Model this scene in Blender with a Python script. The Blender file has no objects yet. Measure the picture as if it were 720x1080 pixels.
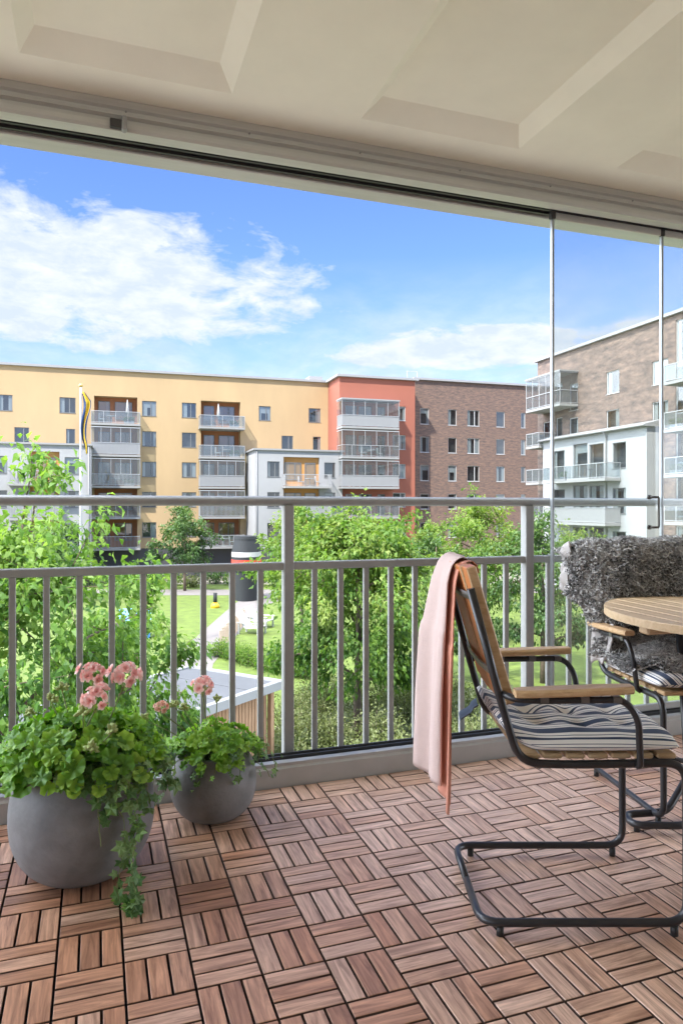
import bpy, math, random
import numpy as np
from mathutils import Vector, Matrix
PI = math.pi
random.seed(7); RNG = np.random.default_rng(7)
scene = bpy.context.scene
COL = scene.collection
# ------------------------------------------------------------------ camera
F, HY, YAW, H = 745.0, 536.0, math.radians(19.1), 1.08      # focal (px of 1080), horizon row, yaw, eye height
FW = Vector((math.sin(YAW), math.cos(YAW), 0)); RT = Vector((math.cos(YAW), -math.sin(YAW), 0))
cd = bpy.data.cameras.new('camera'); cam = bpy.data.objects.new('camera', cd); COL.objects.link(cam)
cam.location = (0, 0, H); cam.rotation_euler = (PI/2, 0, -YAW)
cd.sensor_fit = 'VERTICAL'; cd.sensor_height = 36; cd.lens = F/1080*36; cd.shift_y = -4/1080
cd.clip_start = 0.05; cd.clip_end = 3000
scene.camera = cam
scene.view_settings.view_transform = 'Standard'; scene.view_settings.look = 'None'
scene.view_settings.gamma = 1; scene.view_settings.exposure = 2.36
SUN_DIR = Vector((-0.62, -0.50, 0.95)).normalized()        # towards the sun
SUN_EL = math.asin(SUN_DIR.z); SUN_AZ = math.atan2(SUN_DIR.x, SUN_DIR.y)
sl = bpy.data.lights.new('sun', 'SUN'); sl.energy = 2.0; sl.angle = math.radians(1.2); sl.color = (1, .95, .87)
so = bpy.data.objects.new('sun', sl); COL.objects.link(so)
so.rotation_euler = SUN_DIR.to_track_quat('Z', 'Y').to_euler(); so.location = (0, -5, 30)
# ------------------------------------------------------------------ world with clouds
w = bpy.data.worlds.new('World'); scene.world = w; w.use_nodes = True
nt = w.node_tree; N = nt.nodes; L = nt.links; N.clear()
def wn(t, **k):
    n = N.new(t)
    for a, b in k.items(): setattr(n, a, b)
    return n
def wmath(op, a, b=None, c=None, clamp=False):
    n = wn('ShaderNodeMath', operation=op, use_clamp=clamp)
    for i, x in enumerate((a, b, c)):
        if x is None: continue
        if isinstance(x, (int, float)): n.inputs[i].default_value = x
        else: L.new(x, n.inputs[i])
    return n.outputs[0]
sky = wn('ShaderNodeTexSky', sky_type='NISHITA', sun_disc=False, sun_elevation=SUN_EL, sun_rotation=SUN_AZ,
         air_density=1.0, dust_density=0.35, ozone_density=2.2, altitude=50)
tc = wn('ShaderNodeTexCoord'); sep = wn('ShaderNodeSeparateXYZ'); L.new(tc.outputs['Generated'], sep.inputs[0])
az = wmath('DEGREES', wmath('ARCTAN2', sep.outputs[0], sep.outputs[1]))
el = wmath('DEGREES', wmath('ARCSINE', sep.outputs[2]))
comb = wn('ShaderNodeCombineXYZ')
L.new(wmath('MULTIPLY', az, 0.062), comb.inputs[0]); L.new(wmath('MULTIPLY', el, 0.15), comb.inputs[1])
def noise(scale, detail, rough, dist=0.0, off=0.0):
    n = wn('ShaderNodeTexNoise', noise_dimensions='3D'); n.inputs['Scale'].default_value = scale
    n.inputs['Detail'].default_value = detail; n.inputs['Roughness'].default_value = rough; n.inputs['Distortion'].default_value = dist
    a = wn('ShaderNodeVectorMath', operation='ADD'); L.new(comb.outputs[0], a.inputs[0]); a.inputs[1].default_value = (off, off*.7, off*1.3)
    L.new(a.outputs[0], n.inputs['Vector']); return n.outputs['Fac']
def env(a0, wa, e0, we_up, we_dn):                           # 1 in the middle of the cloud, 0 and below outside it
    da = wmath('DIVIDE', wmath('SUBTRACT', az, a0), wa)
    de = wmath('SUBTRACT', el, e0)
    up = wmath('DIVIDE', wmath('MAXIMUM', de, 0), we_up); dn = wmath('DIVIDE', wmath('MINIMUM', de, 0), we_dn)
    s = wmath('ADD', wmath('MULTIPLY', da, da), wmath('ADD', wmath('MULTIPLY', up, up), wmath('MULTIPLY', dn, dn)))
    return wmath('SUBTRACT', 1, s)
n1 = noise(2.6, 12, .62, .35); n2 = noise(1.3, 10, .6, .5, 7.3); n3 = noise(6.0, 8, .6, .2, 3.1)
e = env(-4, 22.5, 16.6, 6.4, 5.4)
e = wmath('MAXIMUM', e, wmath('MULTIPLY', env(-20, 16, 19, 8, 7), 1))
e = wmath('MAXIMUM', e, wmath('MULTIPLY', env(30, 12.5, 12.4, 2.0, 1.8), 1.0))
e = wmath('MAXIMUM', e, wmath('MULTIPLY', env(48, 14, 12.2, 3.2, 3.4), .8))
off = wmath('ABSOLUTE', wmath('SUBTRACT', az, 19))
back = wmath('MULTIPLY', wmath('MULTIPLY', wmath('SUBTRACT', off, 36), .06, clamp=True), wmath('MULTIPLY', wmath('SUBTRACT', 135, off), .04, clamp=True))   # bright cloud added out of view on both sides to light the balcony
e = wmath('MAXIMUM', e, -0.85)
e = wmath('ADD', e, wmath('MULTIPLY', back, 1.45))
den = wmath('ADD', wmath('MULTIPLY', e, .40), n1)
den = wmath('MULTIPLY', wmath('SUBTRACT', den, .52), 5.5, clamp=True)
# thin veil clouds low over the roofs
veil = wmath('MULTIPLY', wmath('SUBTRACT', n2, .27), 2.6, clamp=True)
lowm = wmath('MULTIPLY', wmath('SUBTRACT', 19.5, el), .11, clamp=True)
veil = wmath('MULTIPLY', wmath('MULTIPLY', veil, lowm), .85)
den2 = wmath('MAXIMUM', den, veil)
# thickness shading of the cloud itself: greyer undersides
sh = wmath('MULTIPLY', wmath('SUBTRACT', n3, .38), 2.2, clamp=True)
ccol = wn('ShaderNodeMix', data_type='RGBA'); L.new(sh, ccol.inputs[0])
ccol.inputs[6].default_value = (1.35, 1.52, 1.80, 1); ccol.inputs[7].default_value = (2.05, 2.05, 2.06, 1)
skym = wn('ShaderNodeMix', data_type='RGBA', blend_type='MULTIPLY'); skym.inputs[0].default_value = 1
L.new(sky.outputs[0], skym.inputs[6]); skym.inputs[7].default_value = (.30, .355, .50, 1)
dt = wn('ShaderNodeVectorMath', operation='DOT_PRODUCT'); L.new(tc.outputs['Generated'], dt.inputs[0]); dt.inputs[1].default_value = tuple(SUN_DIR)
glow = wmath('MAXIMUM', dt.outputs['Value'], 0); glow = wmath('ADD', 1, wmath('MULTIPLY', wmath('MULTIPLY', glow, glow), 1.0)); glow = wmath('MULTIPLY', glow, wmath('ADD', 1, wmath('MULTIPLY', back, 7.0)))   # brighter towards the sun; the unseen side cloud is boosted further as fill
cg = wn('ShaderNodeVectorMath', operation='SCALE'); L.new(ccol.outputs[2], cg.inputs[0]); L.new(glow, cg.inputs['Scale'])
mx = wn('ShaderNodeMix', data_type='RGBA'); L.new(wmath('MULTIPLY', den2, .93), mx.inputs[0])
L.new(skym.outputs[2], mx.inputs[6]); L.new(cg.outputs[0], mx.inputs[7])
bg = wn('ShaderNodeBackground'); bg.inputs[1].default_value = 0.115; L.new(mx.outputs[2], bg.inputs[0])
wo = wn('ShaderNodeOutputWorld'); L.new(bg.outputs[0], wo.inputs[0])
# ------------------------------------------------------------------ materials
MATS = {}
def mat(name, col, rough=.6, metal=0.0, var=.0, vscale=8, bump=0.0, bscale=40, col2=None, attr=None, spec=.5, trans=0.0, ttint=(1.25, 1.3, .55), coat=0, coords='Object', stretch=None, dist=0.002):
    m = bpy.data.materials.new(name); m.use_nodes = True; MATS[name] = m
    t = m.node_tree; b = t.nodes['Principled BSDF']
    b.inputs['Base Color'].default_value = (*col, 1); b.inputs['Roughness'].default_value = rough; b.inputs['Metallic'].default_value = metal
    b.inputs['Specular IOR Level'].default_value = spec
    if coat: b.inputs['Coat Weight'].default_value = coat
    co = t.nodes.new('ShaderNodeTexCoord').outputs[coords]
    if stretch:
        mp = t.nodes.new('ShaderNodeMapping'); mp.inputs['Scale'].default_value = stretch; t.links.new(co, mp.inputs[0]); co = mp.outputs[0]
    csock = None
    if attr:
        at = t.nodes.new('ShaderNodeAttribute'); at.attribute_name = attr
        rp = t.nodes.new('ShaderNodeValToRGB'); cols = col2
        while len(rp.color_ramp.elements) < len(cols): rp.color_ramp.elements.new(.5)
        for i, c in enumerate(cols):
            rp.color_ramp.elements[i].position = i/(len(cols)-1); rp.color_ramp.elements[i].color = (*c, 1)
        t.links.new(at.outputs['Fac'], rp.inputs[0]); csock = rp.outputs[0]
    if var:
        nz = t.nodes.new('ShaderNodeTexNoise'); nz.inputs['Scale'].default_value = vscale; nz.inputs['Detail'].default_value = 8; nz.inputs['Roughness'].default_value = .6
        t.links.new(co, nz.inputs['Vector'])
        mr = t.nodes.new('ShaderNodeMapRange'); mr.inputs[1].default_value = .3; mr.inputs[2].default_value = .7
        mr.inputs[3].default_value = 1-var; mr.inputs[4].default_value = 1+var; t.links.new(nz.outputs['Fac'], mr.inputs[0])
        mm = t.nodes.new('ShaderNodeMix'); mm.data_type = 'RGBA'; mm.blend_type = 'MULTIPLY'; mm.inputs[0].default_value = 1
        if csock: t.links.new(csock, mm.inputs[6])
        else: mm.inputs[6].default_value = (*col, 1)
        t.links.new(mr.outputs[0], mm.inputs[7]); csock = mm.outputs[2]
        rr = t.nodes.new('ShaderNodeMapRange'); rr.inputs[3].default_value = max(0, rough-.12); rr.inputs[4].default_value = min(1, rough+.12)
        t.links.new(nz.outputs['Fac'], rr.inputs[0]); t.links.new(rr.outputs[0], b.inputs['Roughness'])
    if csock: t.links.new(csock, b.inputs['Base Color'])
    if bump:
        nb = t.nodes.new('ShaderNodeTexNoise'); nb.inputs['Scale'].default_value = bscale; nb.inputs['Detail'].default_value = 6
        t.links.new(co, nb.inputs['Vector']); bp = t.nodes.new('ShaderNodeBump'); bp.inputs['Strength'].default_value = bump; bp.inputs['Distance'].default_value = dist
        t.links.new(nb.outputs['Fac'], bp.inputs['Height']); t.links.new(bp.outputs[0], b.inputs['Normal'])
    if trans:
        tr = t.nodes.new('ShaderNodeBsdfTranslucent'); ms = t.nodes.new('ShaderNodeMixShader'); ms.inputs[0].default_value = trans
        g = t.nodes.new('ShaderNodeMix'); g.data_type = 'RGBA'; g.blend_type = 'MULTIPLY'; g.inputs[0].default_value = 1; g.inputs[7].default_value = (*ttint, 1)
        if csock: t.links.new(csock, g.inputs[6])
        else: g.inputs[6].default_value = (*col, 1)
        t.links.new(g.outputs[2], tr.inputs[0]); t.links.new(b.outputs[0], ms.inputs[1]); t.links.new(tr.outputs[0], ms.inputs[2])
        t.links.new(ms.outputs[0], t.nodes['Material Output'].inputs[0])
    return m
def brickmat(name, c1, c2, cm, sx=.25, sy=.075, ns=(1.5, 5.5, 1), lo=(.50, .56, .66), hi=(1.75, 1.5, 1.3)):
    m = bpy.data.materials.new(name); m.use_nodes = True; MATS[name] = m
    t = m.node_tree; b = t.nodes['Principled BSDF']; b.inputs['Roughness'].default_value = .85
    uv = t.nodes.new('ShaderNodeUVMap'); uv.uv_map = 'UVMap'
    br = t.nodes.new('ShaderNodeTexBrick'); br.inputs['Scale'].default_value = 1
    br.inputs['Brick Width'].default_value = sx; br.inputs['Row Height'].default_value = sy; br.inputs['Mortar Size'].default_value = .006
    br.inputs['Color1'].default_value = (*c1, 1); br.inputs['Color2'].default_value = (*c2, 1); br.inputs['Mortar'].default_value = (*cm, 1)
    t.links.new(uv.outputs[0], br.inputs['Vector'])
    mp = t.nodes.new('ShaderNodeMapping'); mp.inputs['Scale'].default_value = ns; t.links.new(uv.outputs[0], mp.inputs[0])
    nz = t.nodes.new('ShaderNodeTexNoise'); nz.inputs['Scale'].default_value = 1.1; nz.inputs['Detail'].default_value = 9; nz.inputs['Roughness'].default_value = .75
    t.links.new(mp.outputs[0], nz.inputs['Vector'])
    rp = t.nodes.new('ShaderNodeValToRGB'); rp.color_ramp.elements[0].position = .3; rp.color_ramp.elements[1].position = .7
    rp.color_ramp.elements[0].color = (*lo, 1); rp.color_ramp.elements[1].color = (*hi, 1)
    t.links.new(nz.outputs['Fac'], rp.inputs[0])
    mm = t.nodes.new('ShaderNodeMix'); mm.data_type = 'RGBA'; mm.blend_type = 'MULTIPLY'; mm.inputs[0].default_value = 1
    t.links.new(br.outputs[0], mm.inputs[6]); t.links.new(rp.outputs[0], mm.inputs[7]); t.links.new(mm.outputs[2], b.inputs['Base Color'])
    return m
def woodmat(name, c1, c2, sc=(3, 45, 45), rough=.5, coords='Object', rnd=False, cols=None):
    m = bpy.data.materials.new(name); m.use_nodes = True; MATS[name] = m
    t = m.node_tree; b = t.nodes['Principled BSDF']; b.inputs['Roughness'].default_value = rough
    if coords == 'UV':
        co = t.nodes.new('ShaderNodeUVMap'); co.uv_map = 'UVMap'; co = co.outputs[0]
    else: co = t.nodes.new('ShaderNodeTexCoord').outputs[coords]
    mp = t.nodes.new('ShaderNodeMapping'); mp.inputs['Scale'].default_value = sc; t.links.new(co, mp.inputs[0])
    nz = t.nodes.new('ShaderNodeTexNoise'); nz.inputs['Scale'].default_value = 1; nz.inputs['Detail'].default_value = 7; nz.inputs['Distortion'].default_value = .8; nz.inputs['Roughness'].default_value = .65
    t.links.new(mp.outputs[0], nz.inputs['Vector'])
    rp = t.nodes.new('ShaderNodeValToRGB'); rp.color_ramp.elements[0].position = .32; rp.color_ramp.elements[1].position = .68
    rp.color_ramp.elements[0].color = (*c1, 1); rp.color_ramp.elements[1].color = (*c2, 1)
    t.links.new(nz.outputs['Fac'], rp.inputs[0]); out = rp.outputs[0]
    if rnd:
        at = t.nodes.new('ShaderNodeAttribute'); at.attribute_name = 'rnd'
        r2 = t.nodes.new('ShaderNodeValToRGB')
        while len(r2.color_ramp.elements) < len(cols): r2.color_ramp.elements.new(.5)
        for i, c in enumerate(cols):
            r2.color_ramp.elements[i].position = i/(len(cols)-1); r2.color_ramp.elements[i].color = (*c, 1)
        t.links.new(at.outputs['Fac'], r2.inputs[0])
        mm = t.nodes.new('ShaderNodeMix'); mm.data_type = 'RGBA'; mm.blend_type = 'MULTIPLY'; mm.inputs[0].default_value = 1
        t.links.new(out, mm.inputs[6]); t.links.new(r2.outputs[0], mm.inputs[7]); out = mm.outputs[2]
    t.links.new(out, b.inputs['Base Color'])
    bp = t.nodes.new('ShaderNodeBump'); bp.inputs['Strength'].default_value = .25; bp.inputs['Distance'].default_value = .001
    t.links.new(nz.outputs['Fac'], bp.inputs['Height']); t.links.new(bp.outputs[0], b.inputs['Normal'])
    return m
def glassmat(name, tint=(1, 1, 1), gloss=.06, rough=.0, body=None, bfac=0.0, fres=1.45):
    m = bpy.data.materials.new(name); m.use_nodes = True; MATS[name] = m
    t = m.node_tree; t.nodes.remove(t.nodes['Principled BSDF']); out = t.nodes['Material Output']
    tr = t.nodes.new('ShaderNodeBsdfTransparent'); tr.inputs[0].default_value = (*tint, 1)
    gl = t.nodes.new('ShaderNodeBsdfGlossy'); gl.inputs['Roughness'].default_value = rough
    base = tr.outputs[0]
    if body:
        df = t.nodes.new('ShaderNodeBsdfDiffuse'); df.inputs[0].default_value = (*body, 1)
        m1 = t.nodes.new('ShaderNodeMixShader'); m1.inputs[0].default_value = bfac
        t.links.new(base, m1.inputs[1]); t.links.new(df.outputs[0], m1.inputs[2]); base = m1.outputs[0]
    lw = t.nodes.new('ShaderNodeLayerWeight'); lw.inputs[0].default_value = .5
    pw = t.nodes.new('ShaderNodeMath'); pw.operation = 'POWER'; pw.inputs[1].default_value = 5; t.links.new(lw.outputs['Facing'], pw.inputs[0])
    ad = t.nodes.new('ShaderNodeMath'); ad.operation = 'ADD'; ad.inputs[1].default_value = gloss+.03; ad.use_clamp = True
    t.links.new(pw.outputs[0], ad.inputs[0])
    m2 = t.nodes.new('ShaderNodeMixShader'); t.links.new(ad.outputs[0], m2.inputs[0]); t.links.new(base, m2.inputs[1]); t.links.new(gl.outputs[0], m2.inputs[2])
    t.links.new(m2.outputs[0], out.inputs[0]); return m
alu = mat('grey_aluminium_paint', (.33, .333, .322), .42, .15, var=.05, vscale=30, bump=.05, bscale=300)
alu_l = mat('light_grey_aluminium', (.42, .42, .405), .4, .2, var=.05, vscale=14)
alu_frame = mat('aluminium_track', (.58, .58, .545), .4, .2, var=.06, vscale=9, stretch=(.4, 6, 6))
alu_edge = mat('polished_aluminium_edge', (.36, .38, .39), .38, .6)
blackrub = mat('black_rubber', (.02, .02, .02), .6)
dark_track = mat('dark_track', (.06, .06, .06), .45, .3)
cream = mat('cream_ceiling_paint', (.95, .93, .79), .8, var=.04, vscale=3, bump=.12, bscale=160)
whitewall = mat('white_plaster', (.82, .81, .78), .85, var=.02)
concrete = mat('pale_concrete', (.45, .44, .42), .85, var=.1, vscale=3)
potmat = mat('grey_fibrestone', (.178, .179, .179), .52, var=.26, vscale=11, bump=.5, bscale=90, dist=.002)
soil = mat('potting_soil', (.03, .02, .015), .95, bump=1, bscale=80, dist=.01)
steel = mat('black_steel_tube', (.022, .022, .024), .38, .0, var=.1, vscale=40, coat=.15)
steel_grey = mat('dull_steel_strap', (.2, .19, .18), .4, .8)
teak = woodmat('oiled_teak', (.50, .31, .15), (.68, .48, .27), (4, 60, 60), .48)
teak_t = woodmat('pale_table_wood', (.52, .36, .20), (.68, .51, .32), (5, 60, 60), .5)
teak_o = woodmat('orange_slat_wood', (.50, .15, .04), (.66, .25, .075), (60, 60, 3.5), .42)
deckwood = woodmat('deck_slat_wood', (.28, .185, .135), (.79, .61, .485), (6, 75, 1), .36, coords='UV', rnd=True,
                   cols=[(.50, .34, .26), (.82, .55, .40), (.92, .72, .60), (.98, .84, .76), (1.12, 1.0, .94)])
yellow = mat('yellow_render', (.40, .285, .155), .9, var=.08, vscale=.35, stretch=(1, 1, .35))
redr = mat('red_render', (.28, .094, .060), .9, var=.05, vscale=.6)
whiter = mat('white_render', (.315, .32, .325), .9, var=.04, vscale=.6)
orange = mat('ochre_panel', (.50, .25, .08), .8, var=.05, vscale=2)
brown = mat('brown_panel', (.30, .12, .05), .8, var=.08, vscale=2)
darkbase = mat('dark_base_render', (.06, .06, .065), .8)
brick_b = brickmat('brown_brick', (.135, .090, .071), (.100, .071, .058), (.14, .12, .105))
brick_g = brickmat('greyish_brick', (.158, .120, .099), (.112, .091, .079), (.16, .145, .135), ns=(.8, 2.4, 1), lo=(.30, .34, .40), hi=(1.85, 1.62, 1.45))
roofm = mat('roof_sheet', (.26, .26, .26), .6, var=.05)
winframe = mat('grey_window_frame', (.15, .155, .155), .5)
winframe_w = mat('white_window_frame', (.45, .455, .45), .5)
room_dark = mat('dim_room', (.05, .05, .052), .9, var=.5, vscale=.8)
curtain = mat('pale_curtain', (.38, .38, .37), .9)
pane = glassmat('window_glass', (.7, .76, .78), .14, .0)
balc_rail = mat('balcony_railing_metal', (.34, .345, .35), .5, .1)
balc_glass = glassmat('balcony_glass', (.82, .87, .88), .05, .02, (.30, .32, .33), .13)
balc_panel = mat('grey_slatted_panel', (.30, .305, .31), .6)
slabm = mat('balcony_slab_concrete', (.26, .26, .255), .85, var=.06)
clear = glassmat('clear_glass_pane', (.95, .975, .965), .035, 0, (.8, .85, .85), .03)
# leaves
leaf_near = mat('fresh_leaf', (.1, .2, .05), .5, attr='rnd', col2=[(.026, .075, .016), (.066, .155, .028), (.125, .235, .042), (.22, .33, .08)], trans=.5, spec=.35)
leaf_mid = mat('tree_leaf', (.1, .2, .05), .5, attr='rnd', col2=[(.026, .075, .016), (.072, .155, .028), (.14, .24, .042), (.25, .32, .085)], trans=.5, spec=.3)
leaf_dark = mat('dark_leaf', (.05, .1, .03), .5, attr='rnd', col2=[(.02, .052, .015), (.042, .10, .024), (.075, .15, .036), (.13, .21, .055)], trans=.35)
leaf_shrub = mat('olive_shrub_leaf', (.1, .15, .05), .6, attr='rnd', col2=[(.045, .065, .02), (.09, .12, .035), (.15, .18, .06), (.22, .24, .11)], trans=.3)
leaf_ger = mat('geranium_leaf', (.1, .2, .05), .45, attr='rnd', col2=[(.05, .15, .018), (.13, .31, .03), (.24, .45, .05), (.36, .58, .09)], trans=.35, spec=.35)
leaf_ivy = mat('ivy_leaf', (.06, .14, .04), .4, attr='rnd', col2=[(.045, .12, .035), (.09, .20, .06), (.20, .32, .14), (.22, .44, .06)], trans=.25)
stemm = mat('green_stem', (.16, .2, .06), .6)
barkm = mat('tree_bark', (.12, .09, .065), .9, var=.3, vscale=12, bump=.6, bscale=30, dist=.02)
petal = mat('pink_petal', (.8, .3, .3), .55, attr='rnd', col2=[(.88, .36, .34), (.95, .58, .53), (.97, .80, .74)], ttint=(1, .95, .95), trans=.3)
petal_p = mat('peach_petal', (.8, .5, .4), .55, attr='rnd', col2=[(.84, .42, .30), (.88, .52, .42), (.9, .64, .52)], ttint=(1, 1, 1), trans=.3)
budm = mat('green_bud', (.36, .44, .15), .6)
# ------------------------------------------------------------------ geometry helpers
def tag(o, label=None, cat=None, group=None, kind=None):
    if label: o['label'] = label
    if cat: o['category'] = cat
    if group: o['group'] = group
    if kind: o['kind'] = kind
    return o
def empty(name, loc, rz=0, label=None, cat=None, group=None):
    o = bpy.data.objects.new(name, None); o.empty_display_size = .2
    o.location = loc; o.rotation_euler = (0, 0, rz); COL.objects.link(o); tag(o, label, cat, group); return o
E1 = Vector((math.cos(math.radians(1.5)), -math.sin(math.radians(1.5)), 0)); E2 = Vector((-E1.y, E1.x, 0))
class MB:
    """collects faces; M maps local coordinates to the coordinates the mesh is stored in"""
    def __init__(s, M=None): s.v = []; s.f = []; s.mi = []; s.M = M or Matrix.Identity(4); s.cur = 0; s.uvs = None; s.rnd = None; s.sm = []
    def av(s, pts):
        i = len(s.v); s.v += [tuple(s.M @ Vector(p)) for p in pts]; return i
    def face(s, idx, smooth=False): s.f.append(tuple(idx)); s.mi.append(s.cur); s.sm.append(smooth)
    def quad(s, a, b, c, d): i = s.av((a, b, c, d)); s.face((i, i+1, i+2, i+3))
    def box(s, x0, x1, y0, y1, z0, z1, bev=0.0):
        if x0 > x1: x0, x1 = x1, x0
        if y0 > y1: y0, y1 = y1, y0
        if z0 > z1: z0, z1 = z1, z0
        if bev <= 0:
            i = s.av([(x0,y0,z0),(x1,y0,z0),(x1,y1,z0),(x0,y1,z0),(x0,y0,z1),(x1,y0,z1),(x1,y1,z1),(x0,y1,z1)])
            for q in ((0,3,2,1),(4,5,6,7),(0,1,5,4),(1,2,6,5),(2,3,7,6),(3,0,4,7)): s.face([i+k for k in q])
        else:
            b = min(bev, (x1-x0)*.45, (y1-y0)*.45, (z1-z0)*.45)
            P = []; idx = {}
            for cx, X in ((0, x0), (1, x1)):
                for cy, Y in ((0, y0), (1, y1)):
                    for cz, Z in ((0, z0), (1, z1)):
                        sx = b if cx == 0 else -b; sy = b if cy == 0 else -b; sz = b if cz == 0 else -b
                        idx[cx,cy,cz] = len(P); P += [(X, Y+sy, Z+sz), (X+sx, Y, Z+sz), (X+sx, Y+sy, Z)]
            i = s.av(P); g = lambda cx, cy, cz, k: i+idx[cx,cy,cz]+k
            for c in (0, 1):
                r = [g(c,0,0,0), g(c,1,0,0), g(c,1,1,0), g(c,0,1,0)]; s.face(r if c else r[::-1])
                r = [g(0,c,0,1), g(0,c,1,1), g(1,c,1,1), g(1,c,0,1)]; s.face(r if c else r[::-1])
                r = [g(0,0,c,2), g(1,0,c,2), g(1,1,c,2), g(0,1,c,2)]; s.face(r if c else r[::-1])
            for a in (0, 1):
                for c in (0, 1):
                    s.face([g(a,c,0,0), g(a,c,0,1), g(a,c,1,1), g(a,c,1,0)])
                    s.face([g(a,0,c,0), g(a,0,c,2), g(a,1,c,2), g(a,1,c,0)])
                    s.face([g(0,a,c,1), g(0,a,c,2), g(1,a,c,2), g(1,a,c,1)])
                    for d in (0, 1): s.face([g(a,c,d,0), g(a,c,d,1), g(a,c,d,2)])
    def tube(s, pts, r, seg=10, closed=False, cap=True, smooth=True):
        P = [Vector(p) for p in pts]; n = len(P); rs = r if isinstance(r, (list, tuple)) else [r]*n
        T = []
        for i in range(n):
            if closed: t = (P[(i+1) % n]-P[i-1])
            else: t = P[min(i+1, n-1)]-P[max(i-1, 0)]
            T.append(t.normalized())
        up = Vector((0, 0, 1)) if abs(T[0].z) < .9 else Vector((1, 0, 0))
        nr = (up - T[0]*up.dot(T[0])).normalized(); rings = []
        for i in range(n):
            nr = (nr - T[i]*nr.dot(T[i])).normalized(); bn = T[i].cross(nr)
            rings.append(s.av([P[i]+(nr*math.cos(2*PI*k/seg)+bn*math.sin(2*PI*k/seg))*rs[i] for k in range(seg)]))
        for i in range(n if closed else n-1):
            a, b = rings[i], rings[(i+1) % n]
            for k in range(seg): s.face((a+k, a+(k+1) % seg, b+(k+1) % seg, b+k), smooth)
        if cap and not closed:
            s.face([rings[0]+k for k in range(seg)][::-1]); s.face([rings[-1]+k for k in range(seg)])
    def lathe(s, prof, c=(0, 0, 0), seg=48, smooth=True):
        rings = []
        for r, z in prof:
            rings.append(s.av([(c[0]+r*math.cos(2*PI*k/seg), c[1]+r*math.sin(2*PI*k/seg), c[2]+z) for k in range(seg)]))
        for a, b in zip(rings[:-1], rings[1:]):
            for k in range(seg): s.face((a+k, a+(k+1) % seg, b+(k+1) % seg, b+k), smooth)
        if prof[0][0] > 1e-5: s.face([rings[0]+k for k in range(seg)][::-1])
        if prof[-1][0] > 1e-5: s.face([rings[-1]+k for k in range(seg)])
    def prism(s, poly, y0, y1, axis='x'):
        """extrude polygon; axis x: poly=(y,z) extruded in x; z: poly=(x,y) extruded in z; y: poly=(x,z)"""
        n = len(poly)
        if axis == 'x': A = [(y0, p[0], p[1]) for p in poly]; B = [(y1, p[0], p[1]) for p in poly]
        elif axis == 'y': A = [(p[0], y0, p[1]) for p in poly]; B = [(p[0], y1, p[1]) for p in poly]
        else: A = [(p[0], p[1], y0) for p in poly]; B = [(p[0], p[1], y1) for p in poly]
        i = s.av(A+B); s.face(list(range(i, i+n))[::-1]); s.face(list(range(i+n, i+2*n)))
        for k in range(n): s.face((i+k, i+(k+1) % n, i+n+(k+1) % n, i+n+k))
    def grid(s, fn, nu, nv, smooth=True):
        i = s.av([fn(a/nu, b/nv) for b in range(nv+1) for a in range(nu+1)])
        for b in range(nv):
            for a in range(nu):
                k = i+b*(nu+1)+a; s.face((k, k+1, k+nu+2, k+nu+1), smooth)
    def build(s, name, mats, parent=None, uv=False, recalc=True):
        """verts are in world space; when the parent is a top-level empty they are stored relative to it"""
        me = bpy.data.meshes.new(name); V = s.v
        me.from_pydata(V, [], s.f)
        if not isinstance(mats, (list, tuple)): mats = [mats]
        for m in mats: me.materials.append(m)
        me.polygons.foreach_set('material_index', s.mi); me.polygons.foreach_set('use_smooth', s.sm)
        if recalc:
            import bmesh
            bm = bmesh.new(); bm.from_mesh(me); bmesh.ops.recalc_face_normals(bm, faces=bm.faces); bm.to_mesh(me); bm.free()
        if uv:
            ul = me.uv_layers.new(name='UVMap')
            for p in me.polygons:
                n = p.normal
                a = E1 if abs(n.dot(E2)) > abs(n.dot(E1)) else E2
                for li in p.loop_indices:
                    co = me.vertices[me.loops[li].vertex_index].co
                    ul.data[li].uv = (co.dot(a), co.z) if abs(n.z) < .7 else (co.x, co.y)
        me.update(); o = bpy.data.objects.new(name, me); COL.objects.link(o)
        if parent is not None:
            o.parent = parent; o.matrix_parent_inverse = wmat(parent).inverted()
        return o
def wmat(o):
    m = Matrix.Translation(o.location) @ o.rotation_euler.to_matrix().to_4x4()
    if o.parent: m = wmat(o.parent) @ o.matrix_parent_inverse @ m
    return m
def fin(o, root=None):
    return o
def copy_tree(o, parent=None):
    kids = [c for c in bpy.data.objects if c.parent == o]
    c = o.copy(); COL.objects.link(c); c.parent = parent
    if parent is not None: c.matrix_parent_inverse = o.matrix_parent_inverse.copy()
    for k in kids: copy_tree(k, c)
    return c
def npmesh(name, V, Fa, mats, rnd=None, parent=None, smooth=False):
    me = bpy.data.meshes.new(name); V = np.asarray(V, dtype=np.float32); Fa = np.asarray(Fa, dtype=np.int32)
    k = Fa.shape[1]; me.vertices.add(len(V)); me.vertices.foreach_set('co', V.ravel())
    me.loops.add(Fa.size); me.loops.foreach_set('vertex_index', Fa.ravel())
    me.polygons.add(len(Fa)); me.polygons.foreach_set('loop_start', np.arange(0, Fa.size, k, dtype=np.int32))
    try: me.polygons.foreach_set('loop_total', np.full(len(Fa), k, dtype=np.int32))
    except Exception: pass
    me.polygons.foreach_set('use_smooth', np.full(len(Fa), smooth))
    me.update(calc_edges=True); me.validate()
    for m in (mats if isinstance(mats, (list, tuple)) else [mats]): me.materials.append(m)
    if rnd is not None:
        a = me.attributes.new('rnd', 'FLOAT', 'POINT'); a.data.foreach_set('value', np.asarray(rnd, dtype=np.float32))
    o = bpy.data.objects.new(name, me); COL.objects.link(o)
    if parent is not None: o.parent = parent; o.matrix_parent_inverse = wmat(parent).inverted()
    return o
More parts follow.
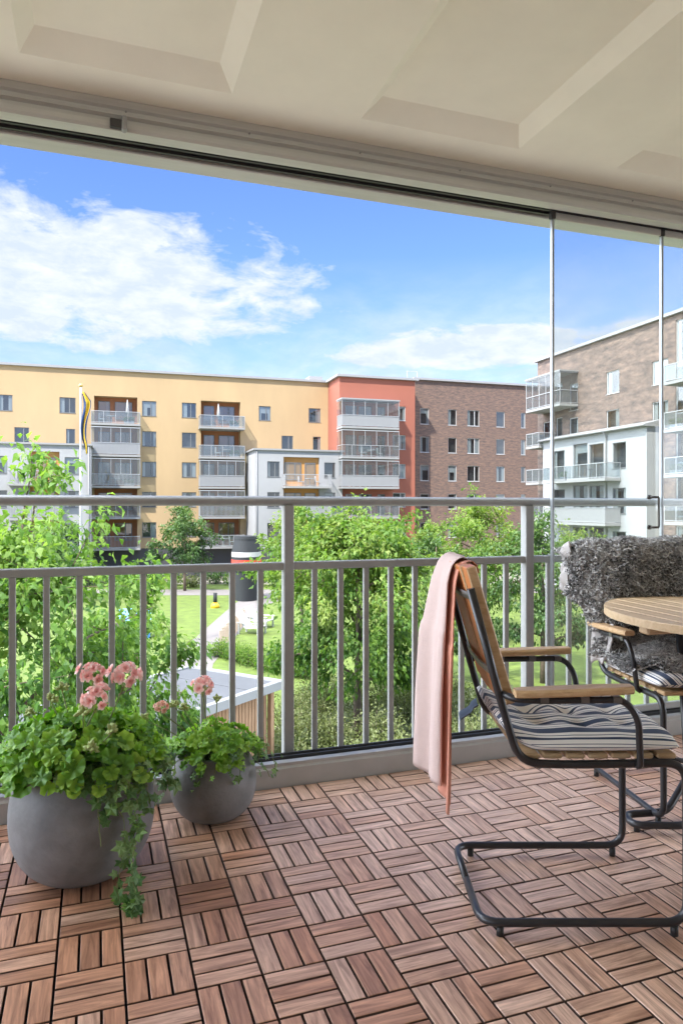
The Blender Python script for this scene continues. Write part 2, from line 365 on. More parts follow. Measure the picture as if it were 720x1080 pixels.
def CP(lat, d, z=0.0):                                       # camera-plan coordinates (sideways, ahead) to world
    p = FW*d + RT*lat; return Vector((p.x, p.y, z))
def PX(u, v, d): return CP((u-360)/F*d, d, H+(HY-v)/F*d)
def GP(u, v, z=0.0): d = F*(H-z)/(v-HY); return PX(u, v, d)  # pixel that lies on the level z
def leaf_arrays(C, D, Nn, Ls, Wd, fold=.25, curl=.15):
    """C centres(base), D direction, Nn normal-ish, Ls length, Wd half width -> verts, tris"""
    n = len(C); D = D/np.linalg.norm(D, axis=1, keepdims=True)
    S = np.cross(D, Nn); S /= (np.linalg.norm(S, axis=1, keepdims=True)+1e-9); U = np.cross(S, D)
    Ls = Ls[:, None]; Wd = Wd[:, None]
    b = C; m = C+D*Ls*.5+U*Ls*curl*.4; t = C+D*Ls-U*Ls*curl
    l = C+D*Ls*.42+S*Wd+U*Wd*fold*2; r = C+D*Ls*.42-S*Wd+U*Wd*fold*2
    V = np.stack([b, m, t, l, r], 1).reshape(-1, 3)
    T = np.array([[0, 4, 1], [1, 4, 2], [0, 1, 3], [1, 2, 3]]); Fa = (np.arange(n)[:, None, None]*5+T[None]).reshape(-1, 3)
    return V, Fa
# ------------------------------------------------------------------ the balcony we stand on
ZC, YS = 2.55, 2.66                                          # ceiling height, inner face of the sill
# deck: real slats, one mesh
def deck():
    S = .1513; X0 = .0607-30*S; Y0 = 1.757-33*S; nx, ny = 70, 40
    V = []; Fc = []; R = []; UV = []
    g = .0040; bv = .0012
    for i in range(nx):
        for j in range(ny):
            x, y = X0+i*S, Y0+j*S
            if y > YS-.004: continue
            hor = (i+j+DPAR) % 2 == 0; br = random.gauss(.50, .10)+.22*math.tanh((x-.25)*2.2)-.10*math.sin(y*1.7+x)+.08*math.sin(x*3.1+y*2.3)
            for k in range(3):
                e = .0030
                if hor: x0, x1, y0, y1 = x+e, x+S-e, y+k*S/3+g/2+.001, y+(k+1)*S/3-g/2-.001
                else: y0, y1, x0, x1 = y+e, y+S-e, x+k*S/3+g/2+.001, x+(k+1)*S/3-g/2-.001
                y1 = min(y1, YS-.004)
                if y1-y0 < .006: continue
                z1 = .0+random.uniform(-.0007, .0007); z0 = -.024; n = len(V)
                V += [(x0,y0,z0),(x1,y0,z0),(x1,y1,z0),(x0,y1,z0),(x0,y0,z1-bv),(x1,y0,z1-bv),(x1,y1,z1-bv),(x0,y1,z1-bv),
                      (x0+bv,y0+bv,z1),(x1-bv,y0+bv,z1),(x1-bv,y1-bv,z1),(x0+bv,y1-bv,z1)]
                Fc += [(n+8,n+9,n+10,n+11),(n+4,n+5,n+9,n+8),(n+5,n+6,n+10,n+9),(n+6,n+7,n+11,n+10),(n+7,n+4,n+8,n+11),
                       (n,n+1,n+5,n+4),(n+1,n+2,n+6,n+5),(n+2,n+3,n+7,n+6),(n+3,n,n+4,n+7)]
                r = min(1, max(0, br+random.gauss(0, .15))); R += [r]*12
                ox, oy = random.uniform(0, 50), random.uniform(0, 50)
                for p in V[-12:]:
                    a, b = (p[0]-x0, p[1]-y0) if hor else (p[1]-y0, p[0]-x0); UV.append((ox+a, oy+b))
    o = npmesh('balcony_floor', V, Fc, [deckwood, mat('gap_shade_slat_edge', (.09, .055, .04), .9)], R)  # slat sides coloured dark to put shade into the gaps
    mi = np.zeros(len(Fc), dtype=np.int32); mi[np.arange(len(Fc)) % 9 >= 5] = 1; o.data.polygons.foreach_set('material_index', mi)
    ul = o.data.uv_layers.new(name='UVMap'); li = np.zeros(len(o.data.loops), dtype=np.int32); o.data.loops.foreach_get('vertex_index', li)
    ul.data.foreach_set('uv', np.array(UV, dtype=np.float32)[li].ravel())
    tag(o, kind='structure')
DY, DPAR = .0, 1
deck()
m = MB(); m.box(-6.4, 9.4, -6.4, YS+.14, -.045, -.0245); tag(m.build('floor_underlay', blackrub), kind='structure')
m = MB(); m.box(-6.5, 9.5, -6.5, 2.98, -.30, -.046); tag(m.build('balcony_slab', concrete), kind='structure')
m = MB(); m.box(-6.5, 9.5, -4.9, -4.7, -.045, ZC-.001); tag(m.build('house_wall', concrete), kind='structure')
# coffered ceiling
def ceiling():
    m = MB(); x0s = [-.236+1.177*k for k in range(-2, 6)]; W = .69; ya, yb = -1.05, 2.495
    def q(x0, x1, y0, y1, z): m.quad((x0, y0, z), (x0, y1, z), (x1, y1, z), (x1, y0, z))
    q(-6.5, 9.5, yb, 2.70, ZC); q(-6.5, 9.5, -6.5, ya, ZC)
    px = -6.5
    for x in x0s:
        q(px, x, ya, yb, ZC); px = x+W
        i0, i1, j0, j1, zt = x+.052, x+W-.058, ya+.09, yb-.09, ZC+.045
        q(i0, i1, j0, j1, zt)
        m.quad((x, yb, ZC), (i0, j1, zt), (i1, j1, zt), (x+W, yb, ZC)); m.quad((x, ya, ZC), (x+W, ya, ZC), (i1, j0, zt), (i0, j0, zt))
        m.quad((x, ya, ZC), (i0, j0, zt), (i0, j1, zt), (x, yb, ZC)); m.quad((x+W, ya, ZC), (x+W, yb, ZC), (i1, j1, zt), (i1, j0, zt))
    q(px, 9.5, ya, yb, ZC)
    m.cur = 0; m.box(-6.5, 9.5, -6.5, 2.88, ZC+.06, ZC+.30)
    tag(m.build('ceiling', cream, recalc=False), kind='structure')
ceiling()
# overhead glazing frame
fr = empty('glazing_frame', (1.5, 2.77, 2.43), 0, 'long grey aluminium glazing track running under the cream ceiling across the opening', 'glazing frame')
m = MB(); xa, xb = -6.4, 9.4
prof = [(2.66, ZC-.001), (2.652, 2.522), (2.651, 2.518), (2.664, 2.512), (2.664, 2.497), (2.648, 2.490), (2.646, 2.486), (2.662, 2.480), (2.662, 2.465), (2.644, 2.458), (2.642, 2.440), (2.645, 2.428), (2.70, 2.428), (2.70, ZC-.001)]
m.prism(prof, xa, xb, 'x'); m.build('inner_profile', alu_frame, fr)
m = MB(); m.box(xa, xb, 2.700, 2.788, 2.440, 2.50); m.box(xa, xb, 2.716, 2.726, 2.43, 2.4395); m.box(xa, xb, 2.752, 2.762, 2.428, 2.4395); m.build('track_channel', dark_track, fr)
m = MB(); m.box(xa, xb, 2.789, 2.885, 2.425, ZC+.058, .004); m.build('outer_beam', alu_frame, fr)
m = MB()
for k in range(5, 22):
    x = xa+.2+k*.45; m = MB(); m.tube([(x, 2.6605, 2.508), (x, 2.6555, 2.508)], .0035, 8); m.build('rivet', alu, fr)
lt = MB(); c = PX(124, 137, 2.60); c.y = 2.64
lt.box(c.x-.028, c.x+.022, 2.625, 2.652, 2.432, 2.462, .003); lt.build('latch', dark_track, fr)
lt = MB(); lt.box(c.x+.012, c.x+.030, 2.616, 2.650, 2.424, 2.474, .004); lt.build('latch_catch', alu, fr)
# sill
si = empty('threshold_sill', (1.5, 2.74, 0), 0, 'low grey aluminium sill with black bottom track between deck and railing', 'sill')
m = MB(); m.prism([(YS, -.012), (YS, .070), (2.668, .078), (2.668, .090), (2.690, .094), (2.690, -.012)], xa, xb, 'x'); m.build('sill_profile', alu_l, si)
m = MB(); m.box(xa, xb, 2.6905, 2.775, -.012, .088); m.box(xa, xb, 2.712, 2.718, .088, .100); m.box(xa, xb, 2.735, 2.742, .088, .104); m.build('bottom_track', dark_track, si)
m = MB(); m.box(xa, xb, 2.7755, 2.835, -.04, .072, .003); m.build('outer_flashing', alu_l, si)
# railing
YR = 2.81
rl = empty('railing', (.74, YR, 0), 0, 'grey metal balcony railing with slim vertical bars and a round handrail', 'railing')
m = MB(); hs = [(YR+.024*math.cos(a), 1.109+.0195*math.sin(a)) for a in [2*PI*k/20 for k in range(20)]]; m.prism(hs, xa, xb, 'x')
for k in range(len(m.sm)):
    if len(m.f[k]) == 4: m.sm[k] = True
m.build('handrail', alu, rl)
m = MB(); posts = [.74+1.1420*k for k in range(-3, 6)]
m.box(xa, xb, YR-.017, YR+.017, .828, .860, .004); m.build('middle_rail', alu, rl)
m = MB(); m.box(xa, xb, YR-.014, YR+.014, .045, .070, .003); m.build('bottom_rail', alu, rl)
for x in posts:
    m = MB(); m.box(x-.021, x+.021, YR-.024, YR+.024, -.25, 1.092, .003); m.build('post', alu, rl)
    for j in range(1, 10):
        xx = x+j*.1142
        if -1.2 < xx < 4.2:
            m = MB(); m.box(xx-.0115, xx+.0115, YR-.009, YR+.009, .069, .829, .002); m.build('baluster', alu, rl)
# glass panes (closed part of the glazing, right)
def glasspanel(u0, x1, label, handle_u=None):
    xr = (u0-360)/F; Y = 2.738; x0 = Y*math.tan(YAW+math.atan(xr))
    r = empty('glass_panel', (x0, Y, .1), 0, label, 'glass panel')
    m = MB(); m.box(x0+.006, x1-.002, Y-.004, Y+.004, .106, 2.415); m.build('pane', clear, r)
    m = MB(); m.box(x0-.006, x0+.0055, Y-.009, Y+.009, .105, 2.40, .002); m.build('edge_profile', alu_edge, r)
    m = MB(); m.box(x0-.012, x0+.012, Y-.012, Y+.012, 2.402, 2.436, .003); m.build('top_hinge', dark_track, r)
    m = MB(); m.box(x0+.012, x1-.003, Y-.011, Y+.011, 2.400, 2.432, .003); m.build('top_clamp', alu_frame, r)
    m = MB(); m.box(x0+.012, x1-.003, Y-.011, Y+.011, .1045, .135, .003); m.build('bottom_clamp', alu_l, r)
    return r, x0
XP2 = 2.738*math.tan(YAW+math.atan((697-360)/F))
g1, gx = glasspanel(582, XP2-.008, 'clear glass sliding panel with an aluminium edge and a small dark handle')
g2, gx2 = glasspanel(697, XP2+.60, 'clear glass sliding panel at the right end, behind the shaggy sheepskin')
hx = 2.72*math.tan(YAW+math.atan((691-360)/F)); z0, z1 = 1.08-(555-536)/F*3.6, 1.08+(536-525)/F*3.6
m = MB(); m.tube([(hx-.030, 2.733, z1), (hx-.028, 2.705, z1), (hx-.004, 2.700, z1), (hx, 2.700, z1-.006), (hx, 2.700, z0+.006), (hx-.004, 2.70, z0), (hx-.028, 2.705, z0), (hx-.030, 2.733, z0)], .0055, 10)
for z in (z0, z1): m.tube([(hx-.030, 2.7335, z), (hx-.030, 2.724, z)], .011, 14)
m.build('handle', mat('bronze_handle', (.12, .11, .10), .35, .8), g1)
# ------------------------------------------------------------------ furniture
LX = lambda lat, d, rz: Matrix.Translation(CP(lat, d)) @ Matrix.Rotation(rz, 4, 'Z')
def smoothpath(pts, r=.05, n=6):
    """round the corners of a polyline"""
    P = [Vector(p) for p in pts]; out = [P[0]]
    for i in range(1, len(P)-1):
        a = (P[i-1]-P[i]); b = (P[i+1]-P[i]); rr = min(r, a.length*.48, b.length*.48); A = P[i]+a.normalized()*rr; B = P[i]+b.normalized()*rr
        for k in range(n+1):
            t = k/n; out.append(A*(1-t)**2+P[i]*2*t*(1-t)+B*t*t)
    out.append(P[-1]); return out
def make_chair(lat, d, rz, label, grp):
    M = LX(lat, d, rz); root = empty('armchair', CP(lat, d), rz, label, 'chair', grp)
    hw = .205; X = lambda l: l-.60; TR = .0105
    # base loop and legs, seat rails and uprights: two tubes that meet in the rear crossbar
    pts = []
    side = [(X(.3256), .877), (X(.400), .600), (X(.448), .437), (X(.56), .432), (X(.87), .437), (X(.872), .033), (X(.355), .033)]
    for s in (-1, 1):
        P = [(x, s*hw, z) for x, z in side[:-1]]
        P += [(X(.352), s*hw, .033), (X(.352), 0, .033)]
        m = MB(M); m.tube(smoothpath(P, .055), TR, 12); m.build('side_tube', steel, root)
    for x in (X(.40), X(.84)):
        for s in (-1, 1): m = MB(M); m.tube([(x, s*hw, .026), (x, s*hw, .0015)], .0095, 12); m.build('foot_pad', blackrub, root)
    m = MB(M); m.tube([(X(.80), -hw, .437), (X(.80), hw, .437)], .009, 8); m.tube([(X(.50), -hw, .430), (X(.50), hw, .430)], .009, 8); m.build('cross_tube', steel, root)
    # seat slats
    for k in range(7):
        x = X(.455)+k*.058; m = MB(M); m.box(x, x+.050, -hw+.014, hw-.014, .441, .4545, .004); m.build('seat_slat', teak, root)
    # back: vertical boards on curved steel straps, leaning
    bx0, bz0, bx1, bz1 = X(.4125), .575, X(.311), .925
    dv = Vector((bx1-bx0, 0, bz1-bz0)); ln = dv.length; dv.normalize(); nf = Vector((dv.z, 0, -dv.x))     # nf points forward
    R = Matrix.Translation((bx0, 0, bz0)) @ Matrix(((nf.x, 0, dv.x, 0), (0, 1, 0, 0), (nf.z, 0, dv.z, 0), (0, 0, 0, 1)))
    nb = 5; wdt = (2*hw-.026)/nb
    for k in range(nb):
        y = -hw+.013+k*wdt; yc = abs((k+.5)/nb-.5)*2; off = .010*yc*yc
        e0 = k in (0, nb-1)
        m = MB(M @ R); m.box(.0+off, .026+off, y+.003, y+wdt-.003, 0, ln, .003)
        o = m.build('back_slat', [teak_o, teak], root)
        for p in o.data.polygons:
            if abs(p.normal.dot((M.to_3x3() @ Vector((0, 1, 0))))) > .7 or p.normal.dot(M.to_3x3() @ nf) > .6: p.material_index = 1
    for zz in (ln*.24, ln*.80):
        m = MB(M @ R)
        P0 = [(-.002+.010*(2*t-1)**2-.006, -hw*1.0+2*hw*t) for t in [i/12 for i in range(13)]]
        for (a, b), (c, e) in zip(P0[:-1], P0[1:]):
            i = m.av([(a, b, zz-.010), (c, e, zz-.010), (c, e, zz+.010), (a, b, zz+.010), (a-.003, b, zz-.010), (c-.003, e, zz-.010), (c-.003, e, zz+.010), (a-.003, b, zz+.010)])
            for q in ((0,1,2,3),(4,7,6,5),(0,4,5,1),(3,2,6,7)): m.face([i+t for t in q], True)
        m.build('back_strap', steel_grey, root)
    # arms
    for s in (-1, 1):
        ya = s*(hw+.035)
        m = MB(M); m.tube(smoothpath([(X(.405), s*hw, .612), (X(.43), ya, .606), (X(.50), ya, .603), (X(.70), ya, .606), (X(.735), ya, .56), (X(.745), s*(hw+.022), .44), (X(.744), s*(hw+.01), .432)], .035), .0088, 10); m.build('arm_tube', steel, root)
        arm = MB(M)
        n = 14; ring = []
        for i in range(n+1):
            t = i/n; x = X(.428)+t*.290; wv = .0225+.004*math.sin(PI*t); 
            if i in (0, n): wv *= .82
            zt = .632+.008*(2*t-1)**2*.0+(.010*t); th = .019
            b = .005
            ring.append(arm.av([(x, ya-wv, zt-th+b), (x, ya-wv, zt-b), (x, ya-wv+b, zt), (x, ya+wv-b, zt), (x, ya+wv, zt-b), (x, ya+wv, zt-th+b), (x, ya+wv-b, zt-th), (x, ya-wv+b, zt-th)]))
        for a, b in zip(ring[:-1], ring[1:]):
            for k in range(8): arm.face((a+k, a+(k+1) % 8, b+(k+1) % 8, b+k))
        arm.face([ring[0]+k for k in range(8)]); arm.face([ring[-1]+k for k in range(8)][::-1])
        arm.build('armrest', teak, root)
        m = MB(M)
        for x in (X(.50), X(.60), X(.68)): m.box(x-.010, x+.010, ya-.012, ya+.012, .600, .6145)
        m.build('arm_bracket', steel_grey, root)
    return root, M
RZ1 = -YAW; RZ2 = -YAW-math.radians(83)
ch1, M1 = make_chair(.60, 1.99, RZ1, 'wood and black steel tube armchair in the foreground with a pink towel on its back', 'garden armchairs around the round table')
ch2, M2 = make_chair(1.253, 2.672, RZ2, 'wood and black steel tube armchair draped with a grey sheepskin behind the round table', 'garden armchairs around the round table')
def stripemat():
    m = bpy.data.materials.new('navy_white_stripe'); m.use_nodes = True; t = m.node_tree; b = t.nodes['Principled BSDF']; b.inputs['Roughness'].default_value = .85
    uv = t.nodes.new('ShaderNodeUVMap'); uv.uv_map = 'UVMap'; sp = t.nodes.new('ShaderNodeSeparateXYZ'); t.links.new(uv.outputs[0], sp.inputs[0])
    fr_ = t.nodes.new('ShaderNodeMath'); fr_.operation = 'FRACT'; ml = t.nodes.new('ShaderNodeMath'); ml.operation = 'MULTIPLY'; ml.inputs[1].default_value = 1/.072
    t.links.new(sp.outputs[1], ml.inputs[0]); t.links.new(ml.outputs[0], fr_.inputs[0])
    rp = t.nodes.new('ShaderNodeValToRGB'); rp.color_ramp.interpolation = 'CONSTANT'
    navy = (.036, .060, .115, 1); wh = (.86, .845, .80, 1)
    st = [(0, navy), (.29, wh), (.38, navy), (.41, wh), (.56, navy), (.66, wh), (.76, navy), (.80, wh), (.95, navy)]
    while len(rp.color_ramp.elements) < len(st): rp.color_ramp.elements.new(.5)
    for i, (p, c) in enumerate(st): rp.color_ramp.elements[i].position = p
    for i, (p, c) in enumerate(st): rp.color_ramp.elements[i].color = c
    t.links.new(fr_.outputs[0], rp.inputs[0]); t.links.new(rp.outputs[0], b.inputs['Base Color'])
    wv = t.nodes.new('ShaderNodeTexNoise'); wv.inputs['Scale'].default_value = 900; t.links.new(uv.outputs[0], wv.inputs['Vector'])
    bp = t.nodes.new('ShaderNodeBump'); bp.inputs['Strength'].default_value = .3; bp.inputs['Distance'].default_value = .0006
    t.links.new(wv.outputs['Fac'], bp.inputs['Height']); t.links.new(bp.outputs[0], b.inputs['Normal']); b.inputs['Sheen Weight'].default_value = .2
    return m
stripe = stripemat()
def make_cushion(M, lat, d, rz, label, amp=1.0):
    hx_, hy_ = .225, .215; n = 64
    cx = .035
    tufts = [(a, b) for a in (-.115, .0, .115) for b in (-.105, 0, .105)]
    def top(x, y):
        ex = max(0, 1-abs(x/hx_)**5); ey = max(0, 1-abs(y/hy_)**5); t = (ex*ey)**.45
        h = .028+.040*t
        for a, b in tufts:
            r2 = ((x-a)**2+(y-b)**2); h -= .019*math.exp(-r2/.0008)*t + .006*math.exp(-r2/.004)*t
        h -= .006*abs(math.sin(x*27+1.3))*t*amp*.6
        h += .0035*math.sin(y*60+x*22)*t
        lift = max(0, -x-.13)
        return h+lift*lift*5.0
    def bot(x, y):
        ex = max(0, 1-abs(x/hx_)**5); ey = max(0, 1-abs(y/hy_)**5); t = (ex*ey)**.45
        return .022-.020*t+max(0, -x-.13)**2*5.0
    V = []; Fa = []; UV = []
    for side in (0, 1):
        for j in range(n+1):
            for i in range(n+1):
                a = (i/n*2-1); b = (j/n*2-1)
                x, y = a*hx_, b*hy_
                # pucker the corners and edges
                x *= 1-.035*(b*b)+.0; y *= 1-.04*(a*a)*.8
                z = top(a*hx_, b*hy_) if side == 0 else bot(a*hx_, b*hy_)
                if i in (0, n) or j in (0, n): z = .024+max(0, -a*hx_-.13)**2*5.0
                V.append(tuple(M @ Vector((x+cx-.0, y, .4552+z)))); UV.append((x, y+(z*.8 if side == 0 else -z*.8)*(1 if y > 0 else -1)*-1))
    for side in (0, 1):
        o = side*(n+1)**2
        for j in range(n):
            for i in range(n):
                k = o+j*(n+1)+i; q = (k, k+1, k+n+2, k+n+1); Fa.append(q if side == 0 else q[::-1])
    me = bpy.data.meshes.new('seat_cushion'); me.from_pydata(V, [], Fa)
    ul = me.uv_layers.new(name='UVMap')
    for p in me.polygons:
        p.use_smooth = True
        for li in p.loop_indices: ul.data[li].uv = UV[me.loops[li].vertex_index]
    me.materials.append(stripe); o = bpy.data.objects.new('seat_pad', me); COL.objects.link(o)
    root = empty('seat_cushion', M @ Vector((0, 0, .465)), rz, label, 'cushion', 'striped seat cushions')
    o.parent = root; o.matrix_parent_inverse = wmat(root).inverted()
    m = MB(M)
    for a, b in tufts:
        i0 = len(m.v); z = .4552+top(a, b); m.lathe([(0, .004), (.005, .003), (.007, 0)], (a+cx, b, z), 10)
    m.build('tuft_button', stripe, root)
    m = MB(M)
    for k in range(5):                                        # tie band hanging at the far rear corner
        pass
    m.grid(lambda a, b: (-.185-.05*b-.004*math.sin(9*b), .150+.05*a+.018*b, .486-.052*b-.01*math.sin(6*a)), 4, 8); m.build('tie_band', mat('navy_band', (.06, .085, .13), .8), root)
make_cushion(M1, .6, 1.99, RZ1, 'navy and white striped tufted cushion on the foreground armchair')
make_cushion(M2, 1.253, 2.672, RZ2, 'navy and white striped cushion under the sheepskin on the rear armchair')
# towel over the back of the foreground chair
tw = empty('towel', M1 @ Vector((-.27, .1, .93)), RZ1, 'cream and salmon pink towel hanging over the back of the foreground armchair', 'towel')
cloth_c = mat('cream_pink_towel', (.62, .475, .43), .95, var=.03, vscale=60, bump=.6, bscale=500); cloth_s = mat('salmon_towel', (.62, .27, .185), .95, var=.04, vscale=60, bump=.6, bscale=500)
def drape(path, y0, y1, foldf, nu=30, name='', mt=None, th=.006):
    P = [Vector((a, 0, b)) for a, b in path]; ls = [0]
    for a, b in zip(P[:-1], P[1:]): ls.append(ls[-1]+(b-a).length)
    def at(t):
        s = t*ls[-1]
        for i in range(len(P)-1):
            if s <= ls[i+1]+1e-9:
                k = (s-ls[i])/(ls[i+1]-ls[i]); return P[i].lerp(P[i+1], k)
        return P[-1]
    m = MB(M1)
    def fn(u, v):
        p = at(v); off, dy, dz = foldf(u, v); return (p.x-off, y0+(y1-y0)*u+dy, p.z+dz)
    def fn2(u, v):
        p = fn(u, v); return (p[0]-th*(1 if v < .6 else .4), p[1], p[2]+(th if .5 < v < .8 else 0))
    m.grid(fn, nu, 60); m.grid(fn2, nu, 60)
    nv = 60; o2 = (nu+1)*(nv+1)
    for v in range(nv):
        for u in (0, nu): k = v*(nu+1)+u; m.face((k, k+nu+1, k+nu+1+o2, k+o2), True)
    for u in range(nu):
        for v in (0, nv): k = v*(nu+1)+u; m.face((k, k+1, k+1+o2, k+o2), True)
    return m.build(name, mt, tw)
XB = lambda l: l-.60
rear = [(XB(.285), .315), (XB(.290), .55), (XB(.300), .75), (XB(.305), .88), (XB(.316), .925), (XB(.335), .943), (XB(.352), .945), (XB(.366), .93), (XB(.372), .90)]
drape(smoothpath([(a, 0, b) for a, b in rear], .02) and [(p.x, p.z) for p in smoothpath([(a, 0, b) for a, b in rear], .02)], -.035, .225,
      lambda u, v: (.055*u*min(1, (1-v)*2.2)-.008+.014*math.sin(u*7.5+.4+v*1.1)*(1-v)**.5+.010*math.sin(u*17)*(1-v)+.012*(1-u), -.018*math.sin(v*3.0)*u+ (.02*(1-v)*(u-.5)), -.040*u*(1-v)**3+.012*math.sin(u*8)*(1-v)**4), 34, 'outer_fold', cloth_c)
rear2 = [(XB(.295), .262), (XB(.300), .50), (XB(.305), .75), (XB(.311), .88), (XB(.322), .925), (XB(.337), .935), (XB(.358), .937), (XB(.366), .928), (XB(.372), .905)]
drape([(p.x, p.z) for p in smoothpath([(a, 0, b) for a, b in rear2], .02)], -.105, .03,
      lambda u, v: (.012*u*min(1, (1-v)*2.2)+.009*math.sin(u*9+1+v)*(1-v), .022*(v)*(1-u)*1.1-.004*math.sin(v*14), .03*u*(1-v)**3), 16, 'inner_fold', cloth_s)
drape([(p.x, p.z) for p in smoothpath([(XB(.272), 0, .645), (XB(.285), 0, .75), (XB(.300), 0, .88), (XB(.314), 0, .922), (XB(.335), 0, .9405), (XB(.352), 0, .942), (XB(.370), 0, .91)], .02)], .17, .245,
      lambda u, v: (.008*math.sin(u*6)*(1-v), .0, .08*(1-u)*(1-v)**2), 10, 'far_corner', cloth_s)
# sheepskin over the rear chair
def sheepskin():
    root = empty('sheepskin', M2 @ Vector((-.15, 0, .55)), RZ2, 'shaggy curly grey sheepskin draped over the back and seat of the rear armchair', 'sheepskin')
    path = [(-.315, .76), (-.318, .84), (-.300, .925), (-.262, .957), (-.215, .930), (-.166, .80), (-.110, .65), (-.080, .570), (-.01, .548), (.09, .545), (.185, .537), (.212, .505)]
    P = smoothpath([(a, 0, b) for a, b in path], .035); ls = [0]
    for a, b in zip(P[:-1], P[1:]): ls.append(ls[-1]+(b-a).length)
    tot = ls[-1]
    def at(t):
        s = max(0, min(1, t))*tot; i = min(len(ls)-2, max(0, int(np.searchsorted(ls, s))-1)); k = (s-ls[i])/(ls[i+1]-ls[i]+1e-9); return P[i].lerp(P[i+1], k)
    def pos(u, v):
        p = at(v)
        wl = np.interp(v, [0, .2, .28, .38, .50, .58, .66, .78, .9, 1], [.27, .29, .305, .305, .29, .265, .27, .27, .25, .16])   # viewer's left (y<0)
        wr = np.interp(v, [0, .3, .55, .7, 1], [.24, .27, .27, .21, .15])
        wv = .012*math.sin(v*31)+.008*math.sin(v*57+1)
        y = -wl-wv+(wl+wr+2*wv)*u
        e = max(0, (abs(y)-.19))                              # edges droop off the back
        dx = -e*e*6 if v < .62 else 0
        dz = -e*.35 if v < .62 else -max(0, abs(y)-.17)*.5
        return Vector((p.x+dx+.008*math.sin(y*20+v*9), y, p.z+dz+.006*math.sin(y*33+v*13)))
    nu, nv = 46, 90
    m = MB(M2); m.grid(lambda u, v: pos(u, v), nu, nv); m.grid(lambda u, v: pos(u, v)-nrm(u, v)*.006, nu, nv) if False else None
    hide = m.build('hide', mat('pale_hide', (.44, .41, .385), .8, var=.08, vscale=20), root)
    sol = hide.modifiers.new('thickness', 'SOLIDIFY'); sol.thickness = .005; sol.offset = 0
    # flap of hide turned outwards at the left rear edge, and one under the arm
    m = MB(M2)
    m.grid(lambda a, b: (-.262-.035*a+.012*math.sin(b*7), -.288-.016*a*math.sin(PI*min(1, .18+b*.9))-.012*math.sin(b*11)*a, .945-.20*b-.02*a), 8, 18)
    f = m.build('turned_edge', MATS['pale_hide'], root); s2 = f.modifiers.new('thickness', 'SOLIDIFY'); s2.thickness = .006
    m = MB(M2)
    m.grid(lambda a, b: (-.17+.16*a+.01*math.sin(b*5), -.232-.010*math.sin(a*6+b*3), .632-.17*b*(1-.25*a)+.01*math.sin(a*9)), 10, 10)
    f = m.build('side_flap', MATS['pale_hide'], root); s2 = f.modifiers.new('thickness', 'SOLIDIFY'); s2.thickness = .005
    # wool locks: short curling tapered tufts
    nL = 21000; V = []; R = []; Fc = []
    rg = random.Random(5)
    for i in range(nL):
        u = rg.random(); v = rg.uniform(.0, 1.0); p = pos(u, v); du = pos(min(1, u+.01), v)-pos(max(0, u-.01), v); dvv = pos(u, min(1, v+.01))-pos(u, max(0, v-.01))
        n = du.cross(dvv); n.normalize()
        ref = Vector((-1, 0, .4)) if v < .17 else Vector((0, 0, 1)) if v < .29 else Vector((1, 0, .5)) if v < .64 else Vector((.25, 0, 1))
        if n.dot(ref) < 0: n = -n
        t1 = n.orthogonal().normalized(); t2 = n.cross(t1); th = rg.uniform(0, 2*PI)
        ln = rg.uniform(.014, .028); cr = rg.uniform(.004, .008); w0 = rg.uniform(.0022, .0042); turns = rg.uniform(.8, 1.6)*rg.choice((-1, 1)); lean = Vector((rg.gauss(0, .35), rg.gauss(0, .35), -.35))
        seat = v > .66
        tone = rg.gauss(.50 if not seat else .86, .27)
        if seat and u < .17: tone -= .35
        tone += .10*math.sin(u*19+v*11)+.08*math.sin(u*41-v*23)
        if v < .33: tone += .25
        base = len(V)
        for k in range(5):
            s = k/4; a = th+turns*2*PI*s
            c = p+n*(ln*s*.9)+lean*(ln*s)+(t1*math.cos(a)+t2*math.sin(a))*cr*(s**.6); rr = w0*(1.25-.9*s)
            for q in range(3):
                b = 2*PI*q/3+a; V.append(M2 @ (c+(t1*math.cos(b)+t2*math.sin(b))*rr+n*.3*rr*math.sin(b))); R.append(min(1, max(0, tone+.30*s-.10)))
        for k in range(4):
            for q in range(3):
                a0 = base+k*3+q; a1 = base+k*3+(q+1) % 3; Fc.append((a0, a1, a1+3, a0+3))
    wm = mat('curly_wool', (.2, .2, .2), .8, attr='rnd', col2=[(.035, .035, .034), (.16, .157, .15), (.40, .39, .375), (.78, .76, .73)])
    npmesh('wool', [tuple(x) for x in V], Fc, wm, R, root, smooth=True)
sheepskin()
# round table
tb = empty('round_table', CP(1.425, 2.39), 0, 'round pale wooden slatted garden table cut by the right edge of the picture', 'table')
ta = math.atan2(-.965, .26)-YAW                                # direction of the boards
Mt = Matrix.Translation(CP(1.425, 2.39)) @ Matrix.Rotation(ta, 4, 'Z'); Rt = .505
nb = 13; bw = 2*Rt/nb
for k in range(nb):
    y0, y1 = -Rt+k*bw+.0018, -Rt+(k+1)*bw-.0018
    ys = [y0+(y1-y0)*i/8 for i in range(9)]
    xs = [math.sqrt(max(.0004, Rt*Rt-y*y)) for y in ys]
    poly = [(x, y) for x, y in zip(xs, ys)]+[(-x, y) for x, y in list(zip(xs, ys))[::-1]]
    m = MB(Mt); n = len(poly); b = .003
    sc = lambda p, q: (p[0]*(1-b/Rt), (p[1]-(y0+y1)/2)*(1-b*2/(y1-y0))+(y0+y1)/2)
    A = m.av([(x, y, .704) for x, y in poly]); B = m.av([(x, y, .727) for x, y in poly]); C = m.av([(*sc(p, 0), .730) for p in poly])
    for i in range(n):
        j = (i+1) % n; m.face((A+i, A+j, B+j, B+i)); m.face((B+i, B+j, C+j, C+i))
    m.face([C+i for i in range(n)]); m.face([A+i for i in range(n)][::-1]); m.build('table_board', teak_t, tb)
